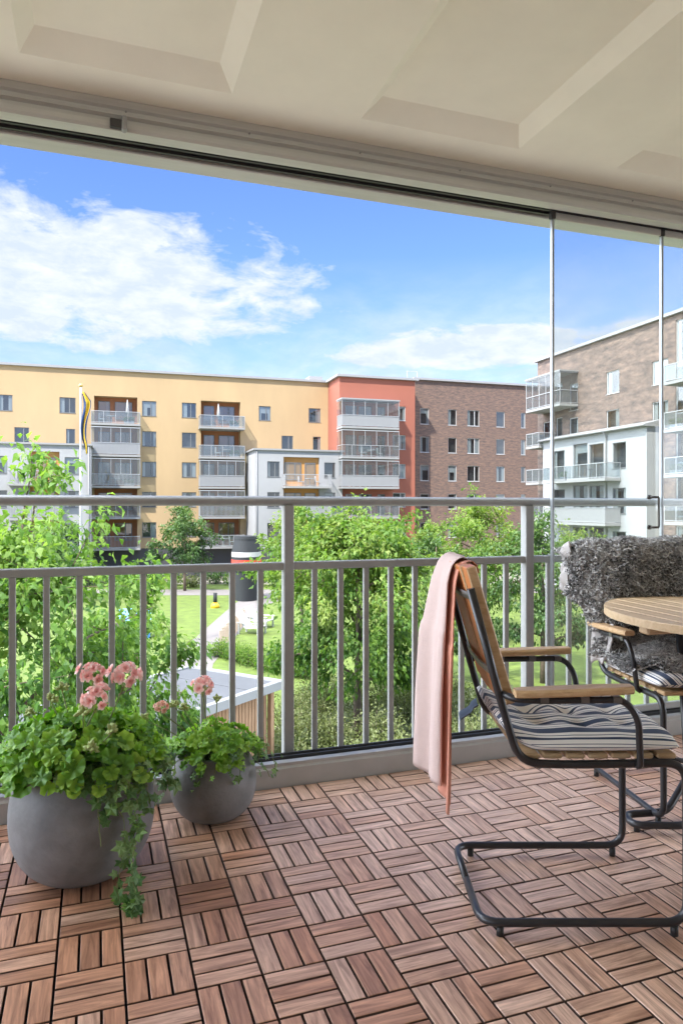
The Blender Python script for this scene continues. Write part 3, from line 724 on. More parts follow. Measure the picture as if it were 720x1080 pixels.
for x in (-.34, 0, .34):
    m = MB(Mt); l = math.sqrt(Rt*Rt-x*x)-.03; m.box(x-.025, x+.025, -l, l, .676, .7035, .006); m.build('batten', teak_t, tb)
Mf = Matrix.Translation(CP(1.425, 2.39)) @ Matrix.Rotation(-YAW, 4, 'Z')
for s in (-1, 1):
    m = MB(Mf); P = smoothpath([(s*.20, -.18, .66), (s*.18, -.15, .12), (s*.30, -.055, .030), (s*.455, -.040, .026), (s*.455, .040, .026), (s*.30, .055, .030), (s*.18, .15, .12), (s*.20, .18, .66)], .035); m.tube(P, .0125, 10); m.build('leg_tube', steel, tb)
m = MB(Mf); m.tube([(-.26, -.18, .664), (.26, -.18, .664)], .012, 10); m.tube([(-.26, .18, .664), (.26, .18, .664)], .012, 10); m.build('top_tube', steel, tb)
for s in (-1, 1):
    for t in (-1, 1): m = MB(Mf); m.tube([(s*.44, t*.030, .02), (s*.44, t*.030, .001)], .010, 10); m.build('foot_pad', blackrub, tb)
# ------------------------------------------------------------------ pots and plants
def pot(lat, d, Rm, hgt, rim, foot, label):
    c = CP(lat, d); root = empty('flower_pot', c, 0, label, 'flower pot', 'grey ball shaped flower pots')
    pr = []
    n = 26; zm = hgt*.56
    for i in range(n+1):
        z = hgt*i/n
        if z < zm: t = 1-z/zm; r = foot+(Rm-foot)*(1-t**2.3)**.62
        else: t = (z-zm)/(hgt-zm); r = Rm-(Rm-rim)*t**1.9
        pr.append((r, z))
    pr = [(foot*.92, .0008)]+[(max(r, foot), z) if z > 0 else (foot, .006) for r, z in pr]
    m = MB(); m.lathe(pr+[(rim-.004, hgt+.004), (rim-.014, hgt+.003), (rim-.018, hgt-.01), (rim-.012, hgt-.06)], c, 72); o = m.build('bowl', potmat, root)
    o.data.polygons[len(o.data.polygons)-1].use_smooth = True
    m = MB(); m.lathe([(0, hgt-.028), (rim*.5, hgt-.024), (rim-.012, hgt-.035)], c, 40); m.build('soil', soil, root)
    return c
pc1 = pot(-.772, 2.115, .206, .322, .178, .10, 'large grey ball shaped pot at the left with a leafy geranium spilling over its rim')
pc2 = pot(-.45, 2.490, .150, .225, .118, .075, 'small grey ball shaped pot against the sill, right of the large pot')
def round_leaves(C, Nn, Rr, name, mt, parent, lobes=7, seed=1, ivy=False, tone=(.2, 1)):
    rg = np.random.default_rng(seed); V = []; Fc = []; R = []
    for c, n, r in zip(C, Nn, Rr):
        n = Vector(n).normalized(); t1 = n.orthogonal().normalized(); t2 = n.cross(t1); a0 = rg.uniform(0, 6.28); base = len(V)
        q = rg.uniform(tone[0], tone[1]); ph = rg.uniform(0, 6); c = Vector(c)
        if ivy:
            ks = 10; shape = [1.15, .55, .95, .6, .75, .5, .75, .6, .95, .55]
            V.append(c); R.append(q)
            for k in range(ks):
                a = a0+2*PI*k/ks; V.append(c+(t1*math.cos(a)+t2*math.sin(a))*r*shape[k]+n*(.08*r if k % 2 else -.15*r)); R.append(q)
            for k in range(ks): Fc.append((base, base+1+k, base+1+(k+1) % ks))
        else:
            ks = 27; V.append(c-n*r*.20); R.append(q*.45); lob = 6; p2 = rg.uniform(0, 6); fz_ = rg.uniform(.10, .26); cup = rg.uniform(-.05, .22)
            for ring, rad in ((1, .38), (2, .74), (3, 1.0)):
                for k in range(ks):
                    a = a0+2*PI*k/(ks-1)*.94+.19; rf = 1+(.07*math.cos(lob*a+ph)+.03*math.cos(13*a+p2) if ring == 3 else 0)
                    zz = (fz_*math.sin(lob*a+ph+rad)*rad+.13*math.sin(2*a+p2)+cup*rad)*r*rad
                    V.append(c+(t1*math.cos(a)+t2*math.sin(a))*r*rad*rf+n*zz); R.append(min(1, q*(.70, .95, 1.15)[ring-1]))
            for k in range(ks-1): Fc.append((base, base+1+k, base+2+k))
            for rr_ in (0, 1):
                for k in range(ks-1):
                    o_ = base+1+rr_*ks+k; Fc.append((o_, o_+ks, o_+ks+1)); Fc.append((o_, o_+ks+1, o_+1))
    return npmesh(name, [tuple(v) for v in V], Fc, mt, R, parent, smooth=not ivy)
def flower_head(c, r, parent, mt, seed, buds=7, petals=60):
    rg = random.Random(seed); V = []; Fc = []; R = []
    nf = petals//6
    for i in range(nf):                                       # rosettes: nested cupped petals
        ph = math.acos(1-1.25*(i+.5)/nf); th = i*2.399; n = Vector((math.sin(ph)*math.cos(th), math.sin(ph)*math.sin(th), math.cos(ph)))
        fc = c+n*r*rg.uniform(.55, 1.05); t1 = n.orthogonal().normalized(); t2 = n.cross(t1); fr_ = r*rg.uniform(.34, .56)
        for lay, (rad, tilt, cnt) in enumerate(((1, .25, 6), (.7, .75, 5), (.4, 1.2, 4))):
            for k in range(cnt):
                a = 2*PI*k/cnt+lay*.6+rg.uniform(-.2, .2); dr = (t1*math.cos(a)+t2*math.sin(a))*math.cos(tilt)+n*math.sin(tilt); sd = n.cross(dr).normalized(); b = len(V); q = min(1, max(0, rg.gauss(.55 if lay == 0 else .3, .2)))
                L_ = fr_*rad; up = n*L_*.12
                V += [fc, fc+dr*L_*.6+sd*L_*.42+up, fc+dr*L_+sd*L_*.2, fc+dr*L_-sd*L_*.2, fc+dr*L_*.6-sd*L_*.42+up]; R += [q*.5, q, min(1, q+.3), min(1, q+.3), q]
                Fc += [(b, b+1, b+2), (b, b+2, b+3), (b, b+3, b+4)]
    npmesh('flower_head', [tuple(v) for v in V], Fc, mt, R, parent)
    if buds: bud_cluster(c-Vector((0, 0, r*.5)), r*.8, parent, seed+5, buds)
def bud_cluster(c, r, parent, seed, n=12, name='bud_cluster'):
    rg = random.Random(seed); m = MB()
    for i in range(n):
        th = rg.uniform(0, 2*PI); ph = rg.uniform(.2, 1.9); d = Vector((math.sin(ph)*math.cos(th), math.sin(ph)*math.sin(th), math.cos(ph))); p = c+d*r*rg.uniform(.55, 1); s = rg.uniform(.0045, .0068)
        m.tube([c-Vector((0, 0, r*.5)), c+d*r*.3, p], .0009, 4, cap=False)
        m.tube([p-d*s*1.2, p-d*s*.4, p+d*s*.6, p+d*s*1.6], [s*.5, s, s*.8, s*.15], 6)
    return m.build(name, budm, parent)
def geranium(c, hz, spread, hgt, n, leafr, seed, label, heads, buds, skew=(0, 0)):
    root = empty('geranium', c+Vector((0, 0, hz-.03)), 0, label, 'geranium', 'pink geraniums in grey pots')
    rg = random.Random(seed); C = []; Nn = []; Rr = []; m = MB()
    for i in range(n):
        th = rg.uniform(0, 2*PI); rr = math.sqrt(rg.random()); dome = math.sqrt(max(0, 1-rr*rr*.92))
        lay = rg.uniform(.35, 1.08)
        rad = spread*rr; p = Vector((c.x+rad*math.cos(th), c.y+rad*math.sin(th), c.z+hz-.012+hgt*dome*lay)) + (RT*skew[0]+FW*skew[1])*dome
        edge = max(0, rr-.82); p.z -= edge*.10
        out = Vector((math.cos(th), math.sin(th), 0)); nn = out*(.25+rr*1.0)+Vector((0, 0, 1.0))+Vector((rg.gauss(0, .35), rg.gauss(0, .35), rg.gauss(0, .2)))
        C.append(p); Nn.append(nn); Rr.append(leafr*rg.uniform(.62, 1.15))
        if i % 2 == 0: m.tube([Vector((c.x, c.y, c.z+hz-.03))+out*rad*.35, Vector((c.x, c.y, c.z+hz+hgt*dome*lay*.4))+out*rad*.75, p-nn.normalized()*.004], .0016, 5, cap=False)
    m.build('stems', stemm, root)
    round_leaves(C, Nn, Rr, 'leaves', leaf_ger, root, seed=seed)
    for (u, v, dd, r, mt_) in heads:
        p = PX(u, v, dd); b = Vector((c.x, c.y, c.z+hz))+(p-Vector((c.x, c.y, c.z+hz)))*.25; b.z = c.z+hz+.02
        m = MB(); m.tube([b, (b+p)/2+Vector((rg.gauss(0, .008), rg.gauss(0, .008), 0)), p-Vector((0, 0, r*.6))], .0021, 6); m.build('flower_stem', stemm, root)
        flower_head(p, r, root, mt_, seed+int(u), 8, 66)
    for (u, v, dd, r) in buds:
        p = PX(u, v, dd); b = Vector((c.x, c.y, c.z+hz+.02))+(p-Vector((c.x, c.y, c.z+hz)))*.3; b.z = c.z+hz+.03
        m = MB(); m.tube([b, (b+p)/2, p-Vector((0, 0, r*.5))], .0018, 6); m.build('bud_stem', stemm, root); bud_cluster(p, r, root, seed+int(u)*3, 16)
    return root
geranium(pc1, .322, .246, .150, 430, .028, 11, 'full green geranium with three pink flower heads in the large pot',
         [(98, 712, 2.12, .041, petal), (131, 714, 2.10, .042, petal), (101, 738, 2.02, .043, petal)],
         [(55, 739, 2.1, .020), (66, 727, 2.15, .018), (96, 790, 1.95, .02), (88, 752, 2.0, .02), (118, 770, 1.95, .016), (32, 752, 2.15, .014)], (-.02, .01))
geranium(pc2, .225, .165, .110, 230, .0195, 23, 'smaller geranium with one full pink flower head in the small pot',
         [(214, 725, 2.50, .038, petal), (170, 747, 2.40, .024, petal_p)],
         [(185, 744, 2.42, .016), (194, 747, 2.45, .014), (229, 738, 2.5, .013), (152, 757, 2.42, .012)])
def ivy(c, hz, rim, starts, seed, label):
    root = empty('ivy', c+Vector((0, 0, hz)), 0, label, 'ivy', 'ivy trailing over the pots')
    rg = random.Random(seed); m = MB(); C = []; Nn = []; Rr = []
    for (ang, ln, outw, dens, lr) in starts:                  # ang relative to camera right
        o = RT*math.cos(ang)+FW*math.sin(ang); p = Vector((c.x, c.y, c.z+hz+.015))+o*(rim*.5); P = [p.copy()]; n = max(6, int(ln/.02))
        for k in range(n):
            s = k/n
            if (p-Vector((c.x, c.y, p.z))).length < rim+outw: p = p+o*.02+Vector((0, 0, .004-.004*k*.4))
            else: p = p+Vector((rg.gauss(0, .005), rg.gauss(0, .005), -.02))+o*.0025
            p.z = max(.012, p.z); P.append(p.copy())
        m.tube(P, .0013, 5, cap=False)
        for k in range(1, len(P)):
            for r in range(dens if rg.random() < .8 else 0):
                q = P[k]+Vector((rg.gauss(0, .012), rg.gauss(0, .012), rg.gauss(0, .009))); q.z = max(.006, q.z)
                C.append(q); Nn.append(o*.9+Vector((rg.gauss(0, .5), rg.gauss(0, .5), .5+rg.gauss(0, .35)))); Rr.append(lr*rg.uniform(.6, 1.25)*1.2)
    m.build('vine', stemm, root); round_leaves(C, Nn, Rr, 'leaves', leaf_ivy, root, seed=seed, ivy=True, tone=(.15, .95))
R_ = math.radians
ivy(pc1, .322, .178, [(R_(-42), .62, .055, 2, .019), (R_(-48), .50, .045, 1, .020), (R_(-38), .30, .05, 2, .017), (R_(-62), .30, .03, 2, .019), (R_(-25), .25, .05, 3, .020), (R_(-10), .22, .06, 3, .019), (R_(-50), .20, .03, 3, .021), (R_(-70), .16, .03, 3, .021), (R_(5), .25, .08, 2, .018), (R_(-30), .16, .02, 3, .02), (R_(-85), .13, .02, 2, .019)], 3, 'variegated ivy trailing down the right side of the large grey pot')
ivy(pc2, .225, .118, [(R_(10), .24, .06, 2, .013), (R_(-12), .22, .05, 2, .013), (R_(-45), .16, .03, 2, .014), (R_(-75), .15, .02, 2, .013), (R_(-100), .18, .02, 2, .014), (R_(-135), .24, .04, 2, .014), (R_(-155), .30, .05, 2, .013), (R_(-20), .14, .05, 3, .013), (R_(35), .16, .07, 2, .012), (R_(-60), .12, .02, 3, .014)], 9, 'small leaved ivy spilling over the rim of the small grey pot')
# ------------------------------------------------------------------ ground
ZG = -5.6
grass = mat('lawn_grass', (.10, .145, .022), .9, var=.32, vscale=1.6, bump=.5, bscale=30, dist=.03)
earth = mat('planting_bed', (.07, .085, .03), .95, var=.35, vscale=2)
paving = mat('pale_paving', (.17, .155, .145), .9, var=.08, vscale=2)
far_ground = mat('dry_far_ground', (.20, .185, .15), .95, var=.2, vscale=.3)
m = MB(); m.quad((-1500, -1500, ZG), (1500, -1500, ZG), (1500, 1500, ZG), (-1500, 1500, ZG)); tag(m.build('ground', far_ground), kind='structure')
def flat(name, pts, z, mt):
    m = MB(); i = m.av([(p.x, p.y, z) for p in pts]); m.face(list(range(i, i+len(pts)))); tag(m.build(name, mt), kind='structure')
gp = lambda u, v: GP(u, v, ZG)
flat('lawn', [CP(-18, 20), CP(26, 14), CP(26, 62), CP(-36, 62)], ZG+.002, grass)
flat('path', [gp(150, 745), gp(215, 745), gp(225, 700), gp(262, 655), gp(275, 640), gp(300, 632), gp(300, 626), gp(255, 631), gp(238, 645), gp(200, 678), gp(180, 700)], ZG+.008, paving)
flat('far_path', [gp(-200, 622), gp(-200, 628), gp(330, 628), gp(700, 624), gp(700, 618), gp(330, 622)], ZG+.016, paving)
flat('bounce_paving', [Vector((-60, -60, 0)), Vector((60, -60, 0)), Vector((60, 4, 0)), Vector((-60, 4, 0))], ZG+.02, paving)  # unseen pale paving added to neutralise the green bounce on the ceiling
flat('planting_bed', [gp(235, 900), gp(235, 800), gp(330, 745), gp(540, 722), gp(560, 760), gp(600, 900)], ZG+.004, earth)
# ------------------------------------------------------------------ buildings (courtyard frame p = along E1, q = along E2)
def PQ(p, q, z=0.0): v = E1*p+E2*q; return Vector((v.x, v.y, z))
def on_q(u, q):                                              # pixel column -> p on the plane q = const
    r = FW+RT*((u-360)/F); t = q/r.dot(E2); return t*r.dot(E1), t
def on_p(u, p): r = FW+RT*((u-360)/F); t = p/r.dot(E1); return t*r.dot(E2), t
class Face:
    """a facade; local a runs along it, b points out of it"""
    def __init__(s, kind, c): s.k = kind; s.c = c
        # kind 'q': faces -q, a = p.  kind 'p': faces -p, a = q
    @property
    def M(s):
        if s.k == 'q': X, Y, O = E1, -E2, E2*s.c
        else: X, Y, O = E2, -E1, E1*s.c
        return Matrix(((X.x, Y.x, 0, O.x), (X.y, Y.y, 0, O.y), (0, 0, 1, 0), (0, 0, 0, 1)))
    def a(s, u): return (on_q(u, s.c) if s.k == 'q' else on_p(u, s.c))[0]
    def z(s, u, v): t = (on_q(u, s.c) if s.k == 'q' else on_p(u, s.c))[1]; return H+(HY-v)/F*t
    def shift(s, b): return Face(s.k, s.c-b)
def facade(fc, root, a0, a1, z0, z1, holes, wm, depth=.16):
    """wall sheet with openings; holes = (a0,a1,z0,z1,depth,backmat_index)"""
    A = sorted(set([a0, a1]+[x for h in holes for x in h[:2] if a0 < x < a1])); Z = sorted(set([z0, z1]+[x for h in holes for x in h[2:4] if z0 < x < z1]))
    m = MB(fc.M)
    for i in range(len(A)-1):
        for j in range(len(Z)-1):
            ca, cz = (A[i]+A[i+1])/2, (Z[j]+Z[j+1])/2
            if any(h[0] < ca < h[1] and h[2] < cz < h[3] for h in holes): continue
            m.quad((A[i], 0, Z[j]), (A[i+1], 0, Z[j]), (A[i+1], 0, Z[j+1]), (A[i], 0, Z[j+1]))
    for h in holes:
        d = h[4]; x0, x1, y0, y1 = h[:4]; m.cur = 0
        m.quad((x0, 0, y0), (x0, -d, y0), (x0, -d, y1), (x0, 0, y1)); m.quad((x1, 0, y0), (x1, 0, y1), (x1, -d, y1), (x1, -d, y0))
        m.quad((x0, 0, y1), (x0, -d, y1), (x1, -d, y1), (x1, 0, y1)); m.quad((x0, 0, y0), (x1, 0, y0), (x1, -d, y0), (x0, -d, y0))
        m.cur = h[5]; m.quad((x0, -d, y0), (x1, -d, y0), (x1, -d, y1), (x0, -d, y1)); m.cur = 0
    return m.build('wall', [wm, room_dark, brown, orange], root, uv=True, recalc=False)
WR = random.Random(3)
def window(fc, root, a0, a1, z0, z1, fm, b=-.10, name='window', sill=True, mull=None, cur=None):
    f = .055; m = MB(fc.M)
    m.box(a0, a0+f, b-.03, b+.03, z0, z1); m.box(a1-f, a1, b-.03, b+.03, z0, z1); m.box(a0+f, a1-f, b-.03, b+.03, z1-f, z1); m.box(a0+f, a1-f, b-.03, b+.03, z0, z0+f)
    if mull is None: mull = (a1-a0) > 1.15
    if mull: c = a0+(a1-a0)*.62; m.box(c-.035, c+.035, b-.028, b+.032, z0+f, z1-f)
    if sill: m.box(a0-.03, a1+.03, b+.03, .04, z0-.03, z0-.001)
    w_ = m.build(name, fm, root)
    m = MB(fc.M); m.quad((a0+f, b-.005, z0+f), (a1-f, b-.005, z0+f), (a1-f, b-.005, z1-f), (a0+f, b-.005, z1-f)); m.build('pane', pane, w_, recalc=False)
    r = WR.random() if cur is None else cur
    if r < .65:
        m = MB(fc.M); wd = (a1-a0)*WR.uniform(.15, .34); cb = b-.04
        n = 8
        for s in ((0, 1) if r < .4 else (WR.choice((0, 1)),)):
            x0 = a0+f if s == 0 else a1-f-wd
            m.grid(lambda u, v: (x0+wd*u, cb-.015+.012*math.sin(u*20), z0+f+(z1-z0-2*f)*v), n, 1)
        if WR.random() < .3: m.box(a0+f, a1-f, cb-.02, cb-.015, z1-(z1-z0)*WR.uniform(.2, .5), z1-f)
        m.build('curtain', curtain, w_)
    return w_
def balcony(fc, root, a0, a1, z, out, style='bars', inner=0.0, h=1.1, glazed=False, roof=None):
    """slab top at z, projecting out from the wall plane"""
    m = MB(fc.M); m.box(a0, a1, -inner, out, z-.20, z, .01); sl_ = m.build('balcony', slabm, root)
    m = MB(fc.M); t = .03; ys = max(0.003, 0)
    for (x0, x1, y0, y1) in ((a0+.02, a1-.02, out-.06, out-.02), (a0+.02, a0+.06, .01, out-.06), (a1-.06, a1-.02, .01, out-.06)):
        m.box(x0, x1, y0, y1, z+h-.05, z+h); m.box(x0, x1, y0, y1, z+.06, z+.10)
    n = max(2, int((a1-a0)/(.12 if style != 'glass' else .9)))
    for k in range(n+1):
        x = a0+.04+(a1-a0-.08)*k/n; wv = .011 if style != 'glass' else .02
        m.box(x-wv, x+wv, out-.05, out-.03, z-.1 if style == 'glass' else z+.10, z+h-.05)
    n2 = max(1, int(out/(.12 if style != 'glass' else .9)))
    for k in range(n2):
        y = .05+(out-.12)*k/n2
        for x in (a0+.04, a1-.04): m.box(x-.01, x+.01, y-.01, y+.01, z+.10, z+h-.05)
    m.build('balcony_railing', balc_rail, sl_)
    if style in ('glass', 'panel', 'mix'):
        pm = balc_panel if style == 'panel' else balc_glass
        m = MB(fc.M); m.box(a0+.05, a1-.05, out-.075, out-.063, z+.08, z+h-.06); m.box(a0+.065, a0+.075, .02, out-.08, z+.08, z+h-.06); m.box(a1-.075, a1-.065, .02, out-.08, z+.08, z+h-.06)
        m.build('balcony_screen', pm, sl_)
    if glazed:
        zt = z+2.45; m = MB(fc.M)
        for x in [a0+.03+(a1-a0-.06)*k/5 for k in range(6)]: m.box(x-.02, x+.02, out-.06, out-.02, z+h, zt)
        m.box(a0, a1, out-.07, out, zt, zt+.08); m.box(a0, a0+.06, 0.01, out-.07, zt, zt+.08); m.box(a1-.06, a1, .01, out-.07, zt, zt+.08); m.build('glazing_frame', balc_rail, sl_)
        m = MB(fc.M); m.quad((a0+.03, out-.04, z+h), (a1-.03, out-.04, z+h), (a1-.03, out-.04, zt), (a0+.03, out-.04, zt))
        for x in (a0+.04, a1-.04): m.quad((x, .01, z+h), (x, out-.05, z+h), (x, out-.05, zt), (x, .01, zt))
        m.build('glazing', balc_glass, sl_, recalc=False)
    if roof: m = MB(fc.M); m.box(a0-.05, a1+.05, .01, out+.05, z+2.54, z+2.66); m.build('balcony_roof', roofm, sl_)
    return sl_
def shell(fc, root, a0, a1, depth, z0, z1, wm, roofh=.22, over=.25, pitch=0.0):
    """side walls, back and roof behind the facade"""
    m = MB(fc.M)
    m.quad((a0, 0, z0), (a0, 0, z1), (a0, -depth, z1), (a0, -depth, z0)); m.quad((a1, 0, z0), (a1, -depth, z0), (a1, -depth, z1), (a1, 0, z1)); m.quad((a0, -depth, z0), (a0, -depth, z1), (a1, -depth, z1), (a1, -depth, z0))
    m.build('side_wall', wm, root, uv=True, recalc=False)
    m = MB(fc.M); m.box(a0-over, a1+over, -depth-over, over, z1+.003, z1+roofh); r = m.build('roof', roofm, root)
    return r
def L_(k): return -5.45+2.86*k                               # floor levels
HZ = ZG
# ---- yellow building
fy = Face('q', 69.0); ya0, ya1 = fy.a(-140), fy.a(346.2); ZY = 1.08+12.75
by = empty('apartment_building', PQ((ya0+ya1)/2, 69, ZG), 0, 'long yellow rendered apartment block with two stacks of grey balconies', 'building', None)
holes = []; wins = []
def add_win(fc, u0, u1, ks, wh=1.42, sb=.92):
    for k in ks:
        a0, a1 = fc.a(u0), fc.a(u1); z0 = L_(k)+sb; holes.append((a0, a1, z0, z0+wh, .42, 1)); wins.append((a0, a1, z0, z0+wh))
for u0, u1, ks in ((-1, 13.5, (5,)), (63, 80, (5,)), (15.5, 31, (4,)), (70, 79.5, (4,)), (150, 165, (1, 2, 3, 4, 5)), (192, 207, (1, 2, 3, 4, 5)), (273, 285.5, (5,)), (325.5, 338, (5,)), (297, 309, (4,)), (330, 338, (4,)), (-60, -45, (4, 5)), (-100, -85, (4, 5))):
    add_win(fy, u0, u1, ks)
st1 = (fy.a(99.5), fy.a(145)); st2 = (fy.a(212), fy.a(253.5))
for s in (st1, st2): holes.append((s[0], s[1], L_(0)+.1, L_(5)+2.62, .9, 2))
facade(fy, by, ya0, ya1, ZG+2.9, ZY, holes, yellow)
for w_ in wins: window(fy, by, *w_, winframe)
m = MB(fy.M); m.box(ya0, ya1, -.3, -.02, ZG-.1, ZG+2.899); m.build('base_wall', darkbase, by)
shell(fy, by, ya0, ya1, 11, ZG, ZY, yellow)
fb = fy.shift(-.9)
for si_, s in enumerate((st1, st2)):
    for k in range(0, 6):
        if k: balcony(fy, by, s[0]-.25, s[1]+.25, L_(k), 1.25, ('mix', 'bars', 'glass', 'mix', 'panel', 'glass')[(k+si_) % 6] if k != 5 else 'glass', inner=.89, glazed=(k in ((4, 3) if si_ == 0 else (3, 2))))
        wd = s[1]-s[0]
        window(fb, by, s[0]+.35, s[0]+.35+wd*.27, L_(k)+.12, L_(k)+2.25, winframe, b=.05, name='balcony_door', sill=False, mull=False)
        window(fb, by, s[0]+.6+wd*.32, s[1]-.45, L_(k)+.62, L_(k)+2.25, winframe, b=.05, name='balcony_window', sill=False, mull=True)
# roof bits
m = MB(fy.M)
for u in (60, 176, 230, 295): a = fy.a(u); m.tube([(a, -1.5, ZY+.2), (a, -1.5, ZY+.55)], .09, 8)
m.build('roof_vent', darkbase, by)
m = MB(fy.M); a = fy.a(341); m.box(a-1.0, a+.4, -3.5, -1.8, ZY+.2, ZY+.95); m.build('roof_hatch', roofm, by)
# ---- red building
fr2 = Face('q', 65.1); ra0, ra1 = fr2.a(358), fr2.a(437.4); ZR = 1.08+12.72
brd = empty('apartment_building', PQ((ra0+ra1)/2, 65, ZG), 0, 'red rendered apartment block between the yellow and the brown brick blocks', 'building')
holes = []; wins = []
add_win(fr2, 419.5, 427.5, (5,)); add_win(fr2, 414, 427.5, (1, 2, 3, 4))
# doors behind the balconies
dr = []
for k in range(0, 6):
    for (u0, u1, b0, b1) in ((364, 376, .1, 2.2), (378, 392, .6, 2.2), (398, 406, .1, 2.2)):
        a0, a1 = fr2.a(u0), fr2.a(u1); holes.append((a0, a1, L_(k)+b0, L_(k)+b1, .4, 1)); dr.append((a0, a1, L_(k)+b0, L_(k)+b1))
facade(fr2, brd, ra0, ra1, ZG, ZR, holes, redr)
for w_ in wins: window(fr2, brd, *w_, winframe_w)
for w_ in dr: window(fr2, brd, *w_, winframe, name='balcony_door', sill=False, mull=False)
shell(fr2, brd, ra0, ra1, 13, ZG, ZR, redr, over=.3)
ba0, ba1 = fr2.shift(1.7).a(360.5), fr2.shift(1.7).a(421)
for k in range(1, 6): balcony(fr2, brd, ba0, ba1, L_(k), 1.7, 'panel' if k in (1, 3, 5) else 'glass', glazed=(k in (5, 4, 3)), roof=(k == 5))
m = MB(fr2.M)
for a in (ba0+.15, (ba0+ba1)/2, ba1-.15): m.box(a-.06, a+.06, 1.45, 1.57, ZG, L_(1)-.2)
m.build('balcony_column', balc_rail, brd)
m = MB(fr2.M); a = fr2.a(397); m.tube([(a, -1.5, ZR+.2), (a, -1.5, ZR+.55)], .09, 8); m.build('roof_vent', darkbase, brd)
# ---- brown brick building
fbk = Face('q', 67.5); ka0, ka1 = fbk.a(437.6), fbk.a(640); ZB = 1.08+(HY-400.5)/F*on_q(437.6, 67.5)[1]
bb = empty('apartment_building', PQ((ka0+ka1)/2, 67.5, ZG), 0, 'brown brick block with rows of white framed windows at the back of the courtyard', 'building')
holes = []; wins = []
for u0, u1 in ((443, 452.2), (472.3, 481.3), (492.5, 505.2), (523, 532), (549, 553.8), (575, 584), (600, 612)):
    for v0, v1 in ((432, 448.7), (461.7, 478), (491, 507.5), (521, 537), (551, 567), (580, 597)):
        a0, a1 = fbk.a(u0), fbk.a(u1); z1_, z0_ = fbk.z(480, v0), fbk.z(480, v1)
        holes.append((a0, a1, z0_, z1_, .4, 1)); wins.append((a0, a1, z0_, z1_))
facade(fbk, bb, ka0, ka1, ZG, ZB, holes, brick_b)
for w_ in wins: window(fbk, bb, *w_, winframe_w, mull=(w_[1]-w_[0] > 1.1))
shell(fbk, bb, ka0, ka1, 12, ZG, ZB, brick_b)
m = MB(fbk.M)
for u in (441, 452): a = fbk.a(u); m.box(a-.03, a+.03, -3, -2.94, ZB, ZB+1.5)
m.box(fbk.a(441), fbk.a(452), -3, -2.96, ZB+1.44, ZB+1.5); m.build('roof_ladder', balc_rail, bb)
# ---- white blocks in front
ZW = 6.45
def whiteblock(u0, u1, face, qb, orange_u, balc_u, winu, label, ks=(0, 1, 2, 3), pipe_u=None):
    fc = Face('q', face); a0, a1 = fc.a(u0), fc.a(u1); r = empty('apartment_building', PQ((a0+a1)/2, face, ZG), 0, label, 'building', 'white four storey blocks before the tall blocks')
    holes = []; wins = []
    for (x0, x1) in winu:
        for k in ks[1:]:
            p0, p1 = fc.a(x0), fc.a(x1); holes.append((p0, p1, L_(k)+.85, L_(k)+2.3, .4, 1)); wins.append((p0, p1, L_(k)+.85, L_(k)+2.3))
    o0, o1 = fc.a(orange_u[0]), fc.a(orange_u[1]); holes.append((o0, o1, ZG+2.9, L_(3)+2.75, .35, 3))
    facade(fc, r, a0, a1, ZG+2.88, ZW, holes, whiter)
    m = MB(fc.M); m.box(a0+.02, a1-.02, -1.5, -.03, ZG-.1, ZG+2.879); m.build('base_wall', darkbase, r)
    for w_ in wins: window(fc, r, *w_, winframe)
    f2 = fc.shift(-.35)
    for k in ks[1:]:
        wd = o1-o0
        window(f2, r, o0+.15, o0+.15+wd*.46, L_(k)+.6, L_(k)+2.25, winframe, b=.05, name='balcony_window', sill=False)
        window(f2, r, o0+.3+wd*.52, o1-.35, L_(k)+.1, L_(k)+2.25, winframe, b=.05, name='balcony_door', sill=False, mull=False)
        balcony(fc, r, fc.a(balc_u[0]), fc.a(balc_u[1]), L_(k), 1.3, 'bars' if k == 3 else 'panel', inner=.34)
    shell(fc, r, a0, a1, qb-face-.01, ZG, ZW, whiter, roofh=.16, over=.18)
    if pipe_u: m = MB(fc.M); a = fc.a(pipe_u); m.tube([(a, .07, ZG), (a, .07, ZW)], .05, 8); m.build('downpipe', roofm, r)
    return r
whiteblock(269, 361, 64.5, 68.98, (299, 337), (297.5, 346), ((282, 295), (342, 353.5)), 'white four storey block with an ochre centre, right of the second yellow balcony stack', pipe_u=270.5)
whiteblock(-90, 95.5, 64.5, 68.98, (31.5, 63), (10, 64), ((-6, 8), (68.5, 83.5), (-60, -45)), 'white four storey block with an ochre centre, behind the flagpole at the left', pipe_u=93.8)
# ---- right brick building
fp = Face('p', 35.0); qa0, qa1 = 14.0, 53.7; ZP = 1.08+12.75
bp_ = empty('apartment_building', PQ(35, 34, ZG), 0, 'tall greyish brown brick block running along the right side of the courtyard', 'building')
holes = []; wins = []
def pwin(u0, u1, v0, v1):
    a1, a0 = fp.a(u0), fp.a(u1); um = (u0+u1)/2; holes.append((a0, a1, fp.z(um, v1), fp.z(um, v0), .4, 1)); wins.append((a0, a1, fp.z(um, v1), fp.z(um, v0)))
pwin(638.7, 652.5, 391, 415); pwin(638.7, 652.5, 432, 456); pwin(687, 704, 379.5, 405); pwin(687, 704, 423, 448)
for (u0, u1) in ((586, 592.5), (600, 609)): pwin(u0, u1, 404.5, 433); pwin(u0, u1, 440.5, 466)
pwin(572.5, 580, 445, 462)
for (u0, u1) in ((712, 730), (735, 748)):
    for (v0, v1) in ((335, 385), (390, 435), (444, 488), (500, 545), (555, 590)): pwin(u0, u1, v0, v1)
facade(fp, bp_, qa0, qa1, ZG, ZP, holes, brick_g)
for w_ in wins: window(fp, bp_, *w_, winframe_w, mull=False)
shell(fp, bp_, qa0, qa1, 12, ZG, ZP, brick_g)
zb = lambda p, u, v: Face('p', p).z(u, v)
